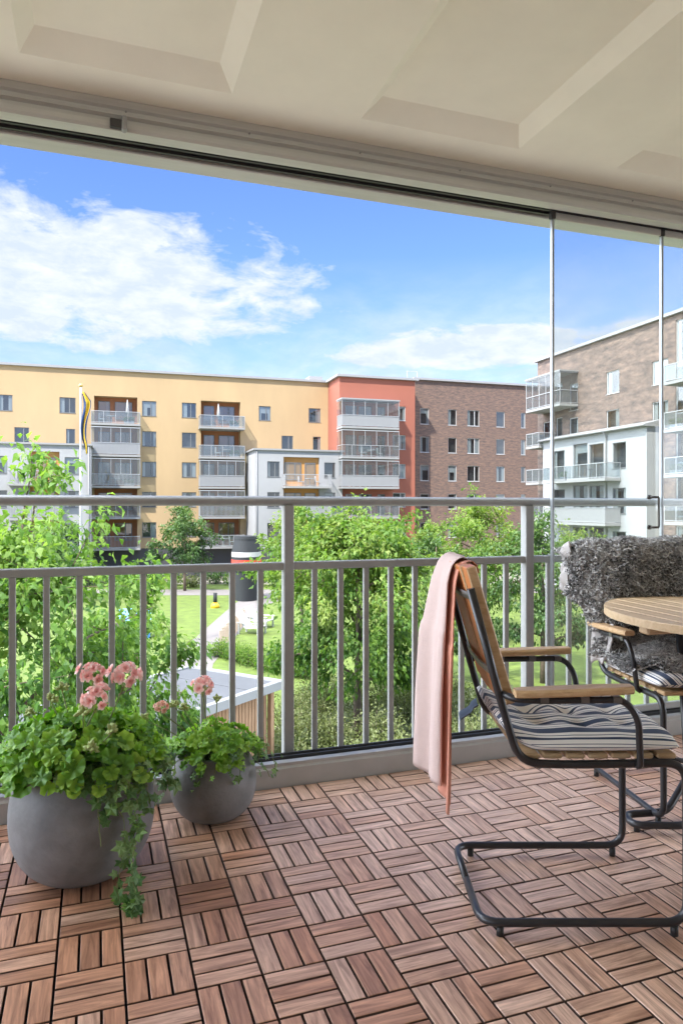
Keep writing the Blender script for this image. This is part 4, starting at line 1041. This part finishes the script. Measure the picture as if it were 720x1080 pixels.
pb = 33.1; LP = lambda k: 8.05+2.9*(k-5)                      # slab tops of this block
balcony(fp, bp_, 48.0, 52.9, LP(5)+1.35, 1.7, 'glass', glazed=True, roof=True); balcony(fp, bp_, 50.95, 52.9, LP(4)+1.15, 1.7, 'glass'); balcony(fp, bp_, 50.95, 52.9, LP(3)+1.0, 1.7, 'glass')
for k in (2, 1): balcony(fp, bp_, 50.95, 52.9, LP(k)+.9, 1.7, 'glass')
qn = Face('p', 33.3).a(699)
for v in (407, 457, 504.5, 554):
    z = Face('p', 33.3).z(700, v)+.22; balcony(fp, bp_, qn-7.0, qn, z, 1.7, 'glass')
# ---- right white block
fw = Face('p', 33.7); wa0, wa1 = 38.85, 50.9; ZWP = 6.55
bw_ = empty('apartment_building', PQ(33.7, 45, ZG), 0, 'white four storey block with a lean roof before the greyish brick block at the right', 'building', 'white four storey blocks before the tall blocks')
holes = []; wins = []
def wwin(u0, u1, v0, v1, dpt=.4, bi=1, add=True):
    a1, a0 = fw.a(u0), fw.a(u1); um = (u0+u1)/2; h_ = (a0, a1, fw.z(um, v1), fw.z(um, v0)); holes.append((*h_, dpt, bi))
    if add: wins.append(h_)
for v0, v1 in ((466.5, 494), (514.5, 542), (560.5, 588)): wwin(645.5, 659.5, v0, v1)
for v0, v1 in ((475.5, 504), (516, 543)): wwin(583, 595, v0, v1)
for v0, v1 in ((468, 503), (512, 548), (556, 592)): wwin(604, 619, v0, v1); wwin(621, 636, v0, v1)
facade(fw, bw_, wa0, wa1, ZG, ZWP, holes, whiter)
for w_ in wins: window(fw, bw_, *w_, winframe, mull=False)
m = MB(fw.M); m.quad((wa0, 0, ZG), (wa0, 0, ZWP), (wa0, -1.28, ZWP), (wa0, -1.28, ZG)); m.quad((wa1, 0, ZG), (wa1, -1.28, ZG), (wa1, -1.28, ZWP), (wa1, 0, ZWP)); m.build('side_wall', whiter, bw_, uv=True, recalc=False)
m = MB(fw.M); m.prism([(.3, ZWP+.003), (.3, ZWP+.16), (-1.28, ZWP+.55), (-1.28, ZWP+.003)], wa0-.2, wa1+.2, 'x'); m.build('roof', roofm, bw_)
m = MB(fw.M); m.tube([(wa0-.2, .36, ZWP+.08), (wa1+.2, .36, ZWP+.08)], .07, 8); a = fw.a(639.5); m.tube([(a, .36, ZWP+.05), (a, .08, ZWP-.3), (a, .08, ZG)], .05, 8); m.build('gutter', roofm, bw_)
for v, st_ in ((508.5, 'glass'), (554, 'panel')):
    z = Face('p', 32.4).z(610, v)+.2; balcony(fw, bw_, Face('p', 32.4).a(638), 49.0, z, 1.35, st_)
# ------------------------------------------------------------------ trees and plants
def tree(base, height, cr, cb, nleaf, ls, mt, seed, label, name='leafy_tree', group='trees in the courtyard', trunk_r=.09, nl=11, flat_=.5, droop=.6, crx=None, lean=(0, 0), sub=5, kw=None, tone=.5, shoots=()):
    rg = random.Random(seed); nr = np.random.default_rng(seed)
    root = empty(name, base, 0, label, 'tree', group); m = MB(); top = base+Vector((lean[0], lean[1], height*.93)); cz0 = base.z+cb; cz1 = base.z+height; czm = cz0+(cz1-cz0)*.42
    tp = [base+(top-base)*t+Vector((rg.gauss(0, .03), rg.gauss(0, .03), 0))*height*.1*(t > 0) for t in (0, .2, .4, .6, .8, 1)]
    m.tube(tp, [trunk_r*(1.15-.95*t) for t in (0, .2, .4, .6, .8, 1)], 8)
    ends = []
    for i in range(nl):
        t = .22+.74*(i+.5)/nl; f = t*5; k = min(4, int(f)); p0 = tp[k].lerp(tp[k+1], f-k)
        if p0.z < cz0-.3: p0 = p0.copy(); p0.z = cz0-.2
        th = i*2.4+rg.uniform(-.5, .5); zz = cz0+(cz1-cz0)*min(1, max(.02, t*1.02-.08+rg.uniform(-.08, .1))); hh = (zz-cz0)/(cz1-cz0); prof = math.sin(PI*min(1, max(.08, hh*.86+.16)))**.7
        R1 = cr*prof*rg.uniform(.72, 1.08); e = Vector((base.x+(top.x-base.x)*hh+R1*math.cos(th), base.y+(top.y-base.y)*hh+R1*math.sin(th), zz+rg.uniform(-.1, .2)))
        md = p0.lerp(e, .5)+Vector((0, 0, .12*(e-p0).length)); r0 = trunk_r*(1-t*.6)*.45
        m.tube([p0, md, e], [r0, r0*.6, r0*.2], 6); ends.append((p0, md, e))
        for j in range(sub):
            s = rg.uniform(.25, .95); q = md.lerp(e, (s-.5)*2) if s > .5 else p0.lerp(md, s*2)
            dirv = Vector((rg.gauss(0, 1), rg.gauss(0, 1), rg.gauss(.15, .6))).normalized()*cr*rg.uniform(.28, .55); e2 = q+dirv
            m.tube([q, q.lerp(e2, .5)+Vector((0, 0, .05)), e2], [r0*.4, r0*.25, r0*.08], 5); ends.append((q, q.lerp(e2, .5), e2))
    for (ua, va, da, ub, vb, db) in shoots:
        a_, b_ = PX(ua, va, da), PX(ub, vb, db); md = a_.lerp(b_, .5)+Vector((.03, 0, .04)); m.tube([tp[4], a_], [.02, .012], 5); m.tube([a_, md, b_], [.012, .008, .003], 5)
        ends.append((a_, md, b_))
    m.build('trunk', barkm, root)
    E = np.array([[tuple(a), tuple(b), tuple(c)] for a, b, c in ends]); n = nleaf; idx = nr.integers(0, len(E), n)
    t = nr.random(n)**.6; A = E[idx, 0]; B = E[idx, 1]; C = E[idx, 2]
    P = A*((1-t)**2)[:, None]+B*(2*t*(1-t))[:, None]+C*(t*t)[:, None]
    P = P+nr.normal(0, cr*.06, (n, 3))
    ctr = np.array([base.x, base.y, czm]); out = P-ctr; out /= (np.linalg.norm(out, axis=1, keepdims=True)+1e-6)
    D = out*.6+nr.normal(0, .55, (n, 3)); D[:, 2] -= droop; Nn = nr.normal(0, .45, (n, 3)); Nn[:, 2] += 1
    LL = ls*nr.uniform(.45, 1.3, n); V, Fa = leaf_arrays(P, D, Nn, LL, LL*.25, .22, .18)
    cl = nr.normal(0, .13, len(E))[idx]
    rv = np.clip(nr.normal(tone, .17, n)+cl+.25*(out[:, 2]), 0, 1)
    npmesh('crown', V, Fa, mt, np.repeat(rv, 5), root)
    return root
def shrub(base, rx, h, n, ls, mt, seed, label, group='low shrubs in the courtyard', name='shrub', cat='shrub'):
    nr = np.random.default_rng(seed); rg = random.Random(seed); root = empty(name, base, 0, label, cat, group); m = MB(); k = 16
    tips = []
    for i in range(k):
        th = rg.uniform(0, 6.28); r = rx*math.sqrt(rg.random()); e = base+Vector((r*math.cos(th), r*math.sin(th), h*rg.uniform(.55, 1)*math.sqrt(max(.1, 1-(r/rx)**2*.7)))); m.tube([base+Vector((r*.2*math.cos(th), r*.2*math.sin(th), 0)), base.lerp(e, .5)+Vector((0, 0, .05)), e], [.012, .009, .004], 5); tips.append(tuple(e))
    m.build('stems', barkm, root)
    T = np.array(tips); idx = nr.integers(0, k, n); t = nr.random(n)**.5; B = np.array(tuple(base)); P = B+(T[idx]-B)*t[:, None]+nr.normal(0, rx*.16, (n, 3)); P[:, 2] = np.maximum(P[:, 2], base.z+.02)
    D = P-B; D /= (np.linalg.norm(D, axis=1, keepdims=True)+1e-6); D = D*.7+nr.normal(0, .6, (n, 3)); D[:, 2] += .2; Nn = nr.normal(0, .6, (n, 3)); Nn[:, 2] += 1
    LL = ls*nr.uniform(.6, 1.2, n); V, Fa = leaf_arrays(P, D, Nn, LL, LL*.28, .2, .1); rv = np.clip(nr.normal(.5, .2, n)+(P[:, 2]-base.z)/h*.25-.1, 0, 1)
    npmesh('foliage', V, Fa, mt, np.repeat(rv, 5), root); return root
def gat(u, d): p = PX(u, HY, d); p.z = ZG; return p
tree(gat(15, 9.0), 6.75, 2.3, 2.4, 17000, .14, leaf_near, 2, 'big leafy tree close to the balcony, filling the left of the view', 'cherry_tree', 'trees in the courtyard', .11, 15, droop=.9, sub=7, shoots=[(26, 535, 9.0, 34, 474, 9.0), (40, 515, 9.0, 66, 500, 8.7)])
tree(gat(150, 11.5), 5.6, 1.35, 2.4, 4800, .135, leaf_near, 31, 'slender young tree just right of the big left tree, with drooping leaves', 'cherry_tree', 'trees in the courtyard', .06, 9, droop=1.0, sub=5)
tree(gat(377, 20.5), 6.9, 2.85, 1.15, 30000, .175, leaf_mid, 4, 'round leafy tree in the middle of the view, behind the railing bars', 'cherry_tree', 'trees in the courtyard', .12, 18, droop=.8, sub=7)
tree(gat(318, 34), 6.9, 2.3, 1.6, 9000, .20, leaf_mid, 8, 'bright green tree left behind the middle tree, before the white block', 'cherry_tree', 'trees in the courtyard', .10, 13, sub=6, tone=.66)
tree(gat(505, 36), 7.0, 3.0, 1.3, 12000, .21, leaf_mid, 12, 'broad bright green tree before the brown brick block', 'cherry_tree', 'trees in the courtyard', .12, 15, sub=7, tone=.6)
tree(gat(572, 27), 6.3, 2.3, 1.1, 9500, .18, leaf_dark, 14, 'darker green tree right of the second railing post', 'cherry_tree', 'trees in the courtyard', .10, 13, sub=7)
tree(gat(460, 27), 5.6, 1.9, .7, 7000, .18, leaf_dark, 19, 'dark green tree beside the pink towel', 'cherry_tree', 'trees in the courtyard', .09, 12, sub=6)
tree(gat(195, 57), 6.6, 2.7, 1.9, 6500, .26, leaf_dark, 16, 'small round green tree on the lawn before the yellow block', 'maple_tree', 'trees in the courtyard', .11, 13, sub=6)
tree(gat(60, 50), 5.6, 2.8, 1.2, 5000, .26, leaf_dark, 26, 'green tree behind the flagpole before the left white block', 'maple_tree', 'trees in the courtyard', .11, 13, sub=6)
tree(gat(452, 57), 5.4, 2.2, 1.2, 4000, .26, leaf_mid, 27, 'light green tree at the foot of the red block', 'maple_tree', 'trees in the courtyard', .11, 12, sub=6)
tree(gat(600, 40), 5.6, 2.4, 1.0, 5000, .22, leaf_mid, 28, 'pale green tree at the foot of the right white block', 'maple_tree', 'trees in the courtyard', .11, 12, sub=6, tone=.6)
# one high shoot of the left tree reaching above the handrail
shr = [(305, 17.5), (345, 19), (395, 18.5), (435, 17.5), (470, 19), (505, 18.2), (540, 20), (360, 15.8), (415, 16), (460, 16), (330, 22), (300, 20.5), (520, 16.3), (385, 21.5), (425, 22.3), (455, 20.8), (350, 23.5), (490, 22), (410, 24.5), (318, 19.2), (375, 16.6), (440, 24)]
nm = ['olive green shrub beside the shed', 'olive green shrub left of the middle tree trunk', 'olive green shrub right of the middle tree trunk']
_fr = sorted([q for q in shr if q[1] < 18]); _bk = sorted([q for q in shr if q[1] >= 18]); _on = ['first', 'second', 'third', 'fourth', 'fifth', 'sixth', 'seventh', 'eighth', 'ninth', 'tenth', 'eleventh', 'twelfth', 'thirteenth', 'fourteenth', 'fifteenth', 'sixteenth']
for i, (u, d) in enumerate(shr):
    if abs(u-(160+0)) < 0: continue
    shrub(gat(u, d), .95, 1.05+.28*(i % 3), 2600, .09, leaf_shrub, 40+i, _on[(_fr if d < 18 else _bk).index((u, d))]+' olive green shrub from the left in the '+('nearer' if d < 18 else 'farther')+' row below the railing', 'olive green shrubs in the bed')
for o in [o for o in bpy.data.objects if o.name.split('.')[0] == 'shrub' and o.parent is None][:1]: o['group'] = 'olive green shrubs in the bed'
for i in range(9):
    u = 228+i*11.5; shrub(GP(u, 692+i*3.0, ZG), .75, .8, 1300, .09, leaf_mid, 70+i, _on[i]+' bright green bush from the left in the hedge behind the shed roof', 'hedge bushes behind the shed')
for i in range(26):
    u = -60+i*22; d = 60+((i*7) % 4)*.8; shrub(gat(u, d), 1.25, 1.0+.5*((i*5) % 3)/2, 420, .26, (leaf_shrub, leaf_dark, leaf_mid)[i % 3], 90+i, 'low bush in the planting strip at the foot of the far blocks', 'bushes at the foot of the far blocks')
# ------------------------------------------------------------------ flagpole and pennant
fpz = gat(85.5, 30); tp_ = H+(HY-408)/F*30
r = empty('flagpole', fpz, 0, 'tall slim white flagpole with a golden ball before the yellow block', 'flagpole')
m = MB(); m.tube([fpz, Vector((fpz.x, fpz.y, tp_))], [.065, .042], 12); m.build('pole', whiter, r)
m = MB(); m.lathe([(0, -.08), (.06, -.06), (.09, 0), (.06, .06), (0, .08)], (fpz.x, fpz.y, tp_+.06), 14); m.build('finial', mat('gold_ball', (.6, .42, .15), .35, .7), r)
fl = empty('pennant', Vector((fpz.x, fpz.y, tp_-.3)), 0, 'limp blue and yellow pennant hanging beside the flagpole', 'pennant')
bl = mat('flag_blue', (.008, .035, .12), .8); ye = mat('flag_yellow', (.55, .36, .012), .8)
zt, zl = H+(HY-415)/F*30, H+(HY-480)/F*30
for nm_, mt_, o0, o1 in (('blue_band', bl, 0, .42), ('yellow_band', ye, .40, .80), ('lower_band', bl, .78, 1.0)):
    m = MB()
    def fn(a, b, o0=o0, o1=o1):
        s = o0+(o1-o0)*a; wv = (.30+.12*math.sin(b*5))*(1-b*.55)*(.25+.75*min(1, b*6))
        x = .05+s*wv+.05*math.sin(b*9); y = .06*math.sin(s*9+b*7)
        if b > .75: x += (b-.75)*.55
        p = fpz+RT*x+FW*y; return (p.x, p.y, zt+(zl-zt)*b+.10*s)
    m.grid(fn, 8, 36); o = m.build(nm_, mt_, fl); s_ = o.modifiers.new('thickness', 'SOLIDIFY'); s_.thickness = .004
# ------------------------------------------------------------------ ship funnel of the playground
fc_ = gat(260, 51.5); r = empty('ship_funnel', fc_, 0, 'black playground ship funnel with white and red bands on the lawn', 'playground funnel')
blk = mat('black_funnel_paint', (.018, .021, .024), .8, var=.1); wht = mat('white_band', (.42, .42, .41), .6); rd = mat('red_band', (.62, .05, .03), .6)
def fz(v): return H+(HY-v)/F*51.5
def oval(m, z0, z1, r0, r1, sy=1.0):
    n = 40; A = m.av([(fc_.x+RT.x*r0*math.cos(a)+FW.x*r0*1.3*math.sin(a), fc_.y+RT.y*r0*math.cos(a)+FW.y*r0*1.3*math.sin(a), z0) for a in [2*PI*k/n for k in range(n)]])
    B = m.av([(fc_.x+RT.x*r1*math.cos(a)+FW.x*r1*1.3*math.sin(a), fc_.y+RT.y*r1*math.cos(a)+FW.y*r1*1.3*math.sin(a), z1) for a in [2*PI*k/n for k in range(n)]])
    for k in range(n): m.face((A+k, A+(k+1) % n, B+(k+1) % n, B+k))
    m.face([A+k for k in range(n)][::-1]); m.face([B+k for k in range(n)])
for nm_, mt_, v0, v1, a, b in (('lower_body', blk, 632, 598, .80, .86), ('red_band', rd, 598, 589.5, 1.09, 1.09), ('black_band', blk, 589.5, 586.5, 1.08, 1.07), ('white_band', wht, 586.5, 581.5, 1.08, 1.06), ('upper_body', blk, 581.5, 568.5, 1.06, .88), ('cap', blk, 568.5, 565.2, .91, .88)):
    m = MB(); z0_ = fz(v0) if v0 != 632 else ZG; z1_ = fz(v1); oval(m, z0_+.001, z1_-.001, a, b); m.build(nm_, mt_, r)
# ------------------------------------------------------------------ shed
zs = -3.15
A = GP(215, 699, zs); B = GP(300, 719, zs); Cc = GP(150, 771, zs)
ax = (B-Cc).normalized(); L1 = 7.5; ay = Vector((-ax.y, ax.x, 0))
if (A-B).dot(ay) < 0: ay = -ay
wS = (A-B).dot(ay); O = B-ax*L1
Ms = Matrix(((ax.x, ay.x, 0, O.x), (ax.y, ay.y, 0, O.y), (0, 0, 1, 0), (0, 0, 0, 1)))
r = empty('shed', Vector((O.x+ax.x*L1/2, O.y+ax.y*L1/2, ZG)), 0, 'low wooden shed with a flat grey felt roof below the balcony', 'shed')
felt = mat('roofing_felt', (.085, .09, .098), .85, var=.1, vscale=2); tin = mat('roof_edge_sheet', (.30, .31, .315), .5, .2); larch = woodmat('larch_board', (.30, .17, .09), (.46, .29, .17), (30, 30, 2.5), .7)
m = MB(Ms); m.box(.16, L1-.16, .16, wS-.16, zs-.14, zs+.004)
for k in range(7): m.box(.2+k*1.03, .2+k*1.03+.02, .17, wS-.17, zs+.0045, zs+.012)
m.build('roof', felt, r)
m = MB(Ms); m.box(0, L1, 0, .15, zs-.16, zs+.04); m.box(0, L1, wS-.15, wS, zs-.16, zs+.04); m.box(0, .15, .151, wS-.151, zs-.16, zs+.04); m.box(L1-.15, L1, .151, wS-.151, zs-.16, zs+.04); m.build('roof_edge', tin, r)
m = MB(Ms); x = .30
while x < L1-.35: m.box(x, x+.095, .30, .325, ZG, zs-.141); x += .115
y = .33
while y < wS-.35: m.box(L1-.325, L1-.30, y, y+.095, ZG, zs-.141); m.box(.30, .325, y, y+.095, ZG, zs-.141); y += .115
m.build('board_wall', larch, r)
m = MB(Ms); m.box(.33, L1-.33, .33, wS-.3, ZG, zs-.141); m.build('inner_wall', mat('dark_shed_lining', (.06, .04, .03), .9), r)
m = MB(Ms)
m.box(L1-.30, L1-.18, .18, .29, ZG, zs-.141); m.build('corner_post', larch, r)
m = MB(Ms); m.box(.2, .32, .18, .29, ZG, zs-.141); m.build('corner_post', larch, r)
# ------------------------------------------------------------------ small things on the lawn
p = GP(227, 641, ZG); r = empty('bollard', p, 0, 'short black bollard with a yellow foot on the lawn left of the funnel', 'bollard')
m = MB(); m.tube([p+Vector((0, 0, .32)), p+Vector((0, 0, 1.0))], .13, 10); m.build('post', blk, r)
m = MB(); m.lathe([(.30, 0), (.26, .22), (.12, .36)], p, 12); m.build('foot', mat('yellow_plastic', (.75, .45, .02), .5), r)
def lounger(u, v, label, rz):
    p = GP(u, v, ZG); M = Matrix.Translation(p) @ Matrix.Rotation(rz, 4, 'Z'); r = empty('deck_chair', p, rz, label, 'deck chair', 'white deck chairs on the lawn')
    m = MB(M); m.prism([(0, .30), (.85, .38), (.85, .43), (0, .35)], -.38, .38, 'x'); m.build('seat', wht, r)
    m = MB(M); m.prism([(0, .30), (-.62, 1.12), (-.57, 1.15), (.06, .34)], -.38, .38, 'x'); m.build('backrest', wht, r)
    for s in (-1, 1):
        for y0, y1 in ((.80, .80), (-.15, -.35)): m = MB(M); m.box(s*.40-.035, s*.40+.035, y1-.04, y1+.04, 0, .60 if y0 > 0 else .62); m.build('leg', wht, r)
        m = MB(M); m.box(s*.44-.06, s*.44+.06, -.45, .88, .60, .64); m.build('armrest', wht, r)
lounger(262, 668, 'white wooden deck chair nearer to the shed, beside the path', -2.3); lounger(271, 661, 'white wooden deck chair farther from the shed, close to the tree', -2.3)
fence = mat('weathered_board', (.42, .34, .27), .9, var=.1)
r = empty('low_fence', GP(245, 668, ZG), 0, 'low weathered wooden board fence between path and deck chairs', 'fence')
a, b = GP(234, 682, ZG), GP(256, 658, ZG)
for k in range(12):
    q = a.lerp(b, k/11); m = MB(); m.box(q.x-.12, q.x+.12, q.y-.04, q.y+.04, ZG, ZG+.80+.04*(k % 2)); m.build('board', fence, r)
p = GP(143, 672, ZG); r = empty('playhouse', p, 0, 'small blue play hut half hidden by leaves at the left of the lawn', 'play hut')
m = MB(); m.box(p.x-.7, p.x+.7, p.y-.5, p.y+.5, ZG, ZG+.95); m.build('wall', mat('blue_paint', (.05, .20, .55), .6), r)
m = MB(); m.prism([(p.y-.65, ZG+.951), (p.y, ZG+1.5), (p.y+.65, ZG+.951)], p.x-.8, p.x+.8, 'x'); m.build('roof', mat('pale_blue_paint', (.15, .38, .65), .6), r)

# ------------------------------------------------------------------ things standing on the far balconies
def on_balcony(kind, fc, a, b, z, mt, label, cat, grp, seed=0):
    T = fc.M @ Matrix.Translation((a, b, z)); p = T.translation; r = empty(kind, p, 0, label, cat, grp); rg = random.Random(seed)
    if kind == 'garden_chair':
        m = MB(T); m.box(-.25, .25, -.25, .25, .40, .46); m.build('seat', mt, r)
        m = MB(T); m.box(-.25, -.20, -.25, .25, .46, .95); m.build('backrest', mt, r)
        for x in (-.22, .20):
            for y in (-.22, .20): m = MB(T); m.box(x, x+.04, y, y+.04, .0, .40); m.build('leg', mt, r)
    elif kind == 'garden_table':
        m = MB(T); m.lathe([(0, .70), (.42, .70), (.42, .74), (0, .74)], (0, 0, 0), 16, False); m.build('tabletop', mt, r)
        m = MB(T); m.tube([(0, 0, .02), (0, 0, .70)], .04, 8); m.lathe([(.25, 0), (.22, .03), (0, .03)], (0, 0, 0), 12, False); m.build('pedestal', mt, r)
    elif kind == 'closed_parasol':
        m = MB(T); m.tube([(0, 0, 0), (0, 0, 2.3)], .025, 8); m.build('pole', mt, r)
        m = MB(T); m.tube([(0, 0, .95), (0, 0, 1.1), (0, 0, 1.7), (0, 0, 2.25)], [.06, .15, .11, .03], 8); m.build('canopy', MATS['pale_curtain'], r)
    elif kind == 'balcony_planter':
        m = MB(T); m.box(-.45, .45, -.12, .12, .0, .28, .02); m.build('box', mt, r)
        n = 160; nr = np.random.default_rng(seed); P = np.stack([nr.uniform(-.45, .45, n), nr.uniform(-.14, .14, n), nr.uniform(.26, .60, n)], 1); D = nr.normal(0, .6, (n, 3)); D[:, 2] += .4
        V, Fa = leaf_arrays(P, D, nr.normal(0, 1, (n, 3)), np.full(n, .16), np.full(n, .05)); V = (np.array(T.to_3x3()) @ V.T).T+np.array(p)
        npmesh('foliage', V, Fa, leaf_dark, np.repeat(nr.random(n), 5), r)
BRG = random.Random(21); n_b = 0
def furnish(fc, a0, a1, z, out, where):
    global n_b
    w_ = a1-a0; ca = a0+w_*BRG.uniform(.35, .65)
    mt = BRG.choice((darkbase, wht, balc_rail))
    on_balcony('garden_table', fc, ca, out*.45, z+.002, mt, 'small round table on the '+where, 'table', 'small tables on the far balconies')
    on_balcony('garden_chair', fc, ca-.85, out*.45, z+.002, mt, 'small chair left of table on '+where, 'chair', 'small chairs on the far balconies')
    T = BRG.random()
    if T < .5: on_balcony('balcony_planter', fc, a1-.75, out-.30, z+.002, whiter, 'planter box of greenery on the '+where, 'planter', 'planters on the far balconies', n_b)
    else: on_balcony('garden_chair', fc, ca+.75, out*.45, z+.002, mt, 'small chair right of table on '+where, 'chair', 'small chairs on the far balconies')
    n_b += 1
ordn = {5: 'top', 4: 'second highest', 3: 'third highest', 2: 'fourth highest', 1: 'lowest'}
for k in (5, 4, 3): furnish(fy, st1[0], st1[1], L_(k), 1.25, ordn[k]+' balcony of the left yellow stack')
for k in (5, 4, 3, 1): furnish(fy, st2[0], st2[1], L_(k), 1.25, ordn[k]+' balcony of the right yellow stack')
on_balcony('closed_parasol', fy, st2[0]+1.6, .5, L_(5)+.002, wht, 'closed pale parasol on the top balcony of the right yellow stack', 'parasol', None)
on_balcony('closed_parasol', fy, st1[1]-.9, .5, L_(5)+.002, wht, 'closed pale parasol on the top balcony of the left yellow stack', 'parasol', None)
for k in (4, 3): furnish(fr2, ba0, ba1, L_(k), 1.7, ordn[k]+' balcony of the red block')
fq = Face('q', 64.5)
furnish(fq, fq.a(297.5), fq.a(346), L_(3), 1.3, 'balcony of the white block beside the red block')
furnish(fq, fq.a(10), fq.a(64), L_(3), 1.3, 'balcony of the white block behind the flagpole')
furnish(fw, Face('p', 32.4).a(638)+.5, 47.5, Face('p', 32.4).z(610, 508.5)+.2, 1.35, 'upper balcony of the right white block')
for k, v in enumerate((457, 504.5)): furnish(fp, qn-4.5, qn, Face('p', 33.3).z(700, v)+.22, 1.7, ('upper', 'lower')[k]+' glass balcony at the far right edge')
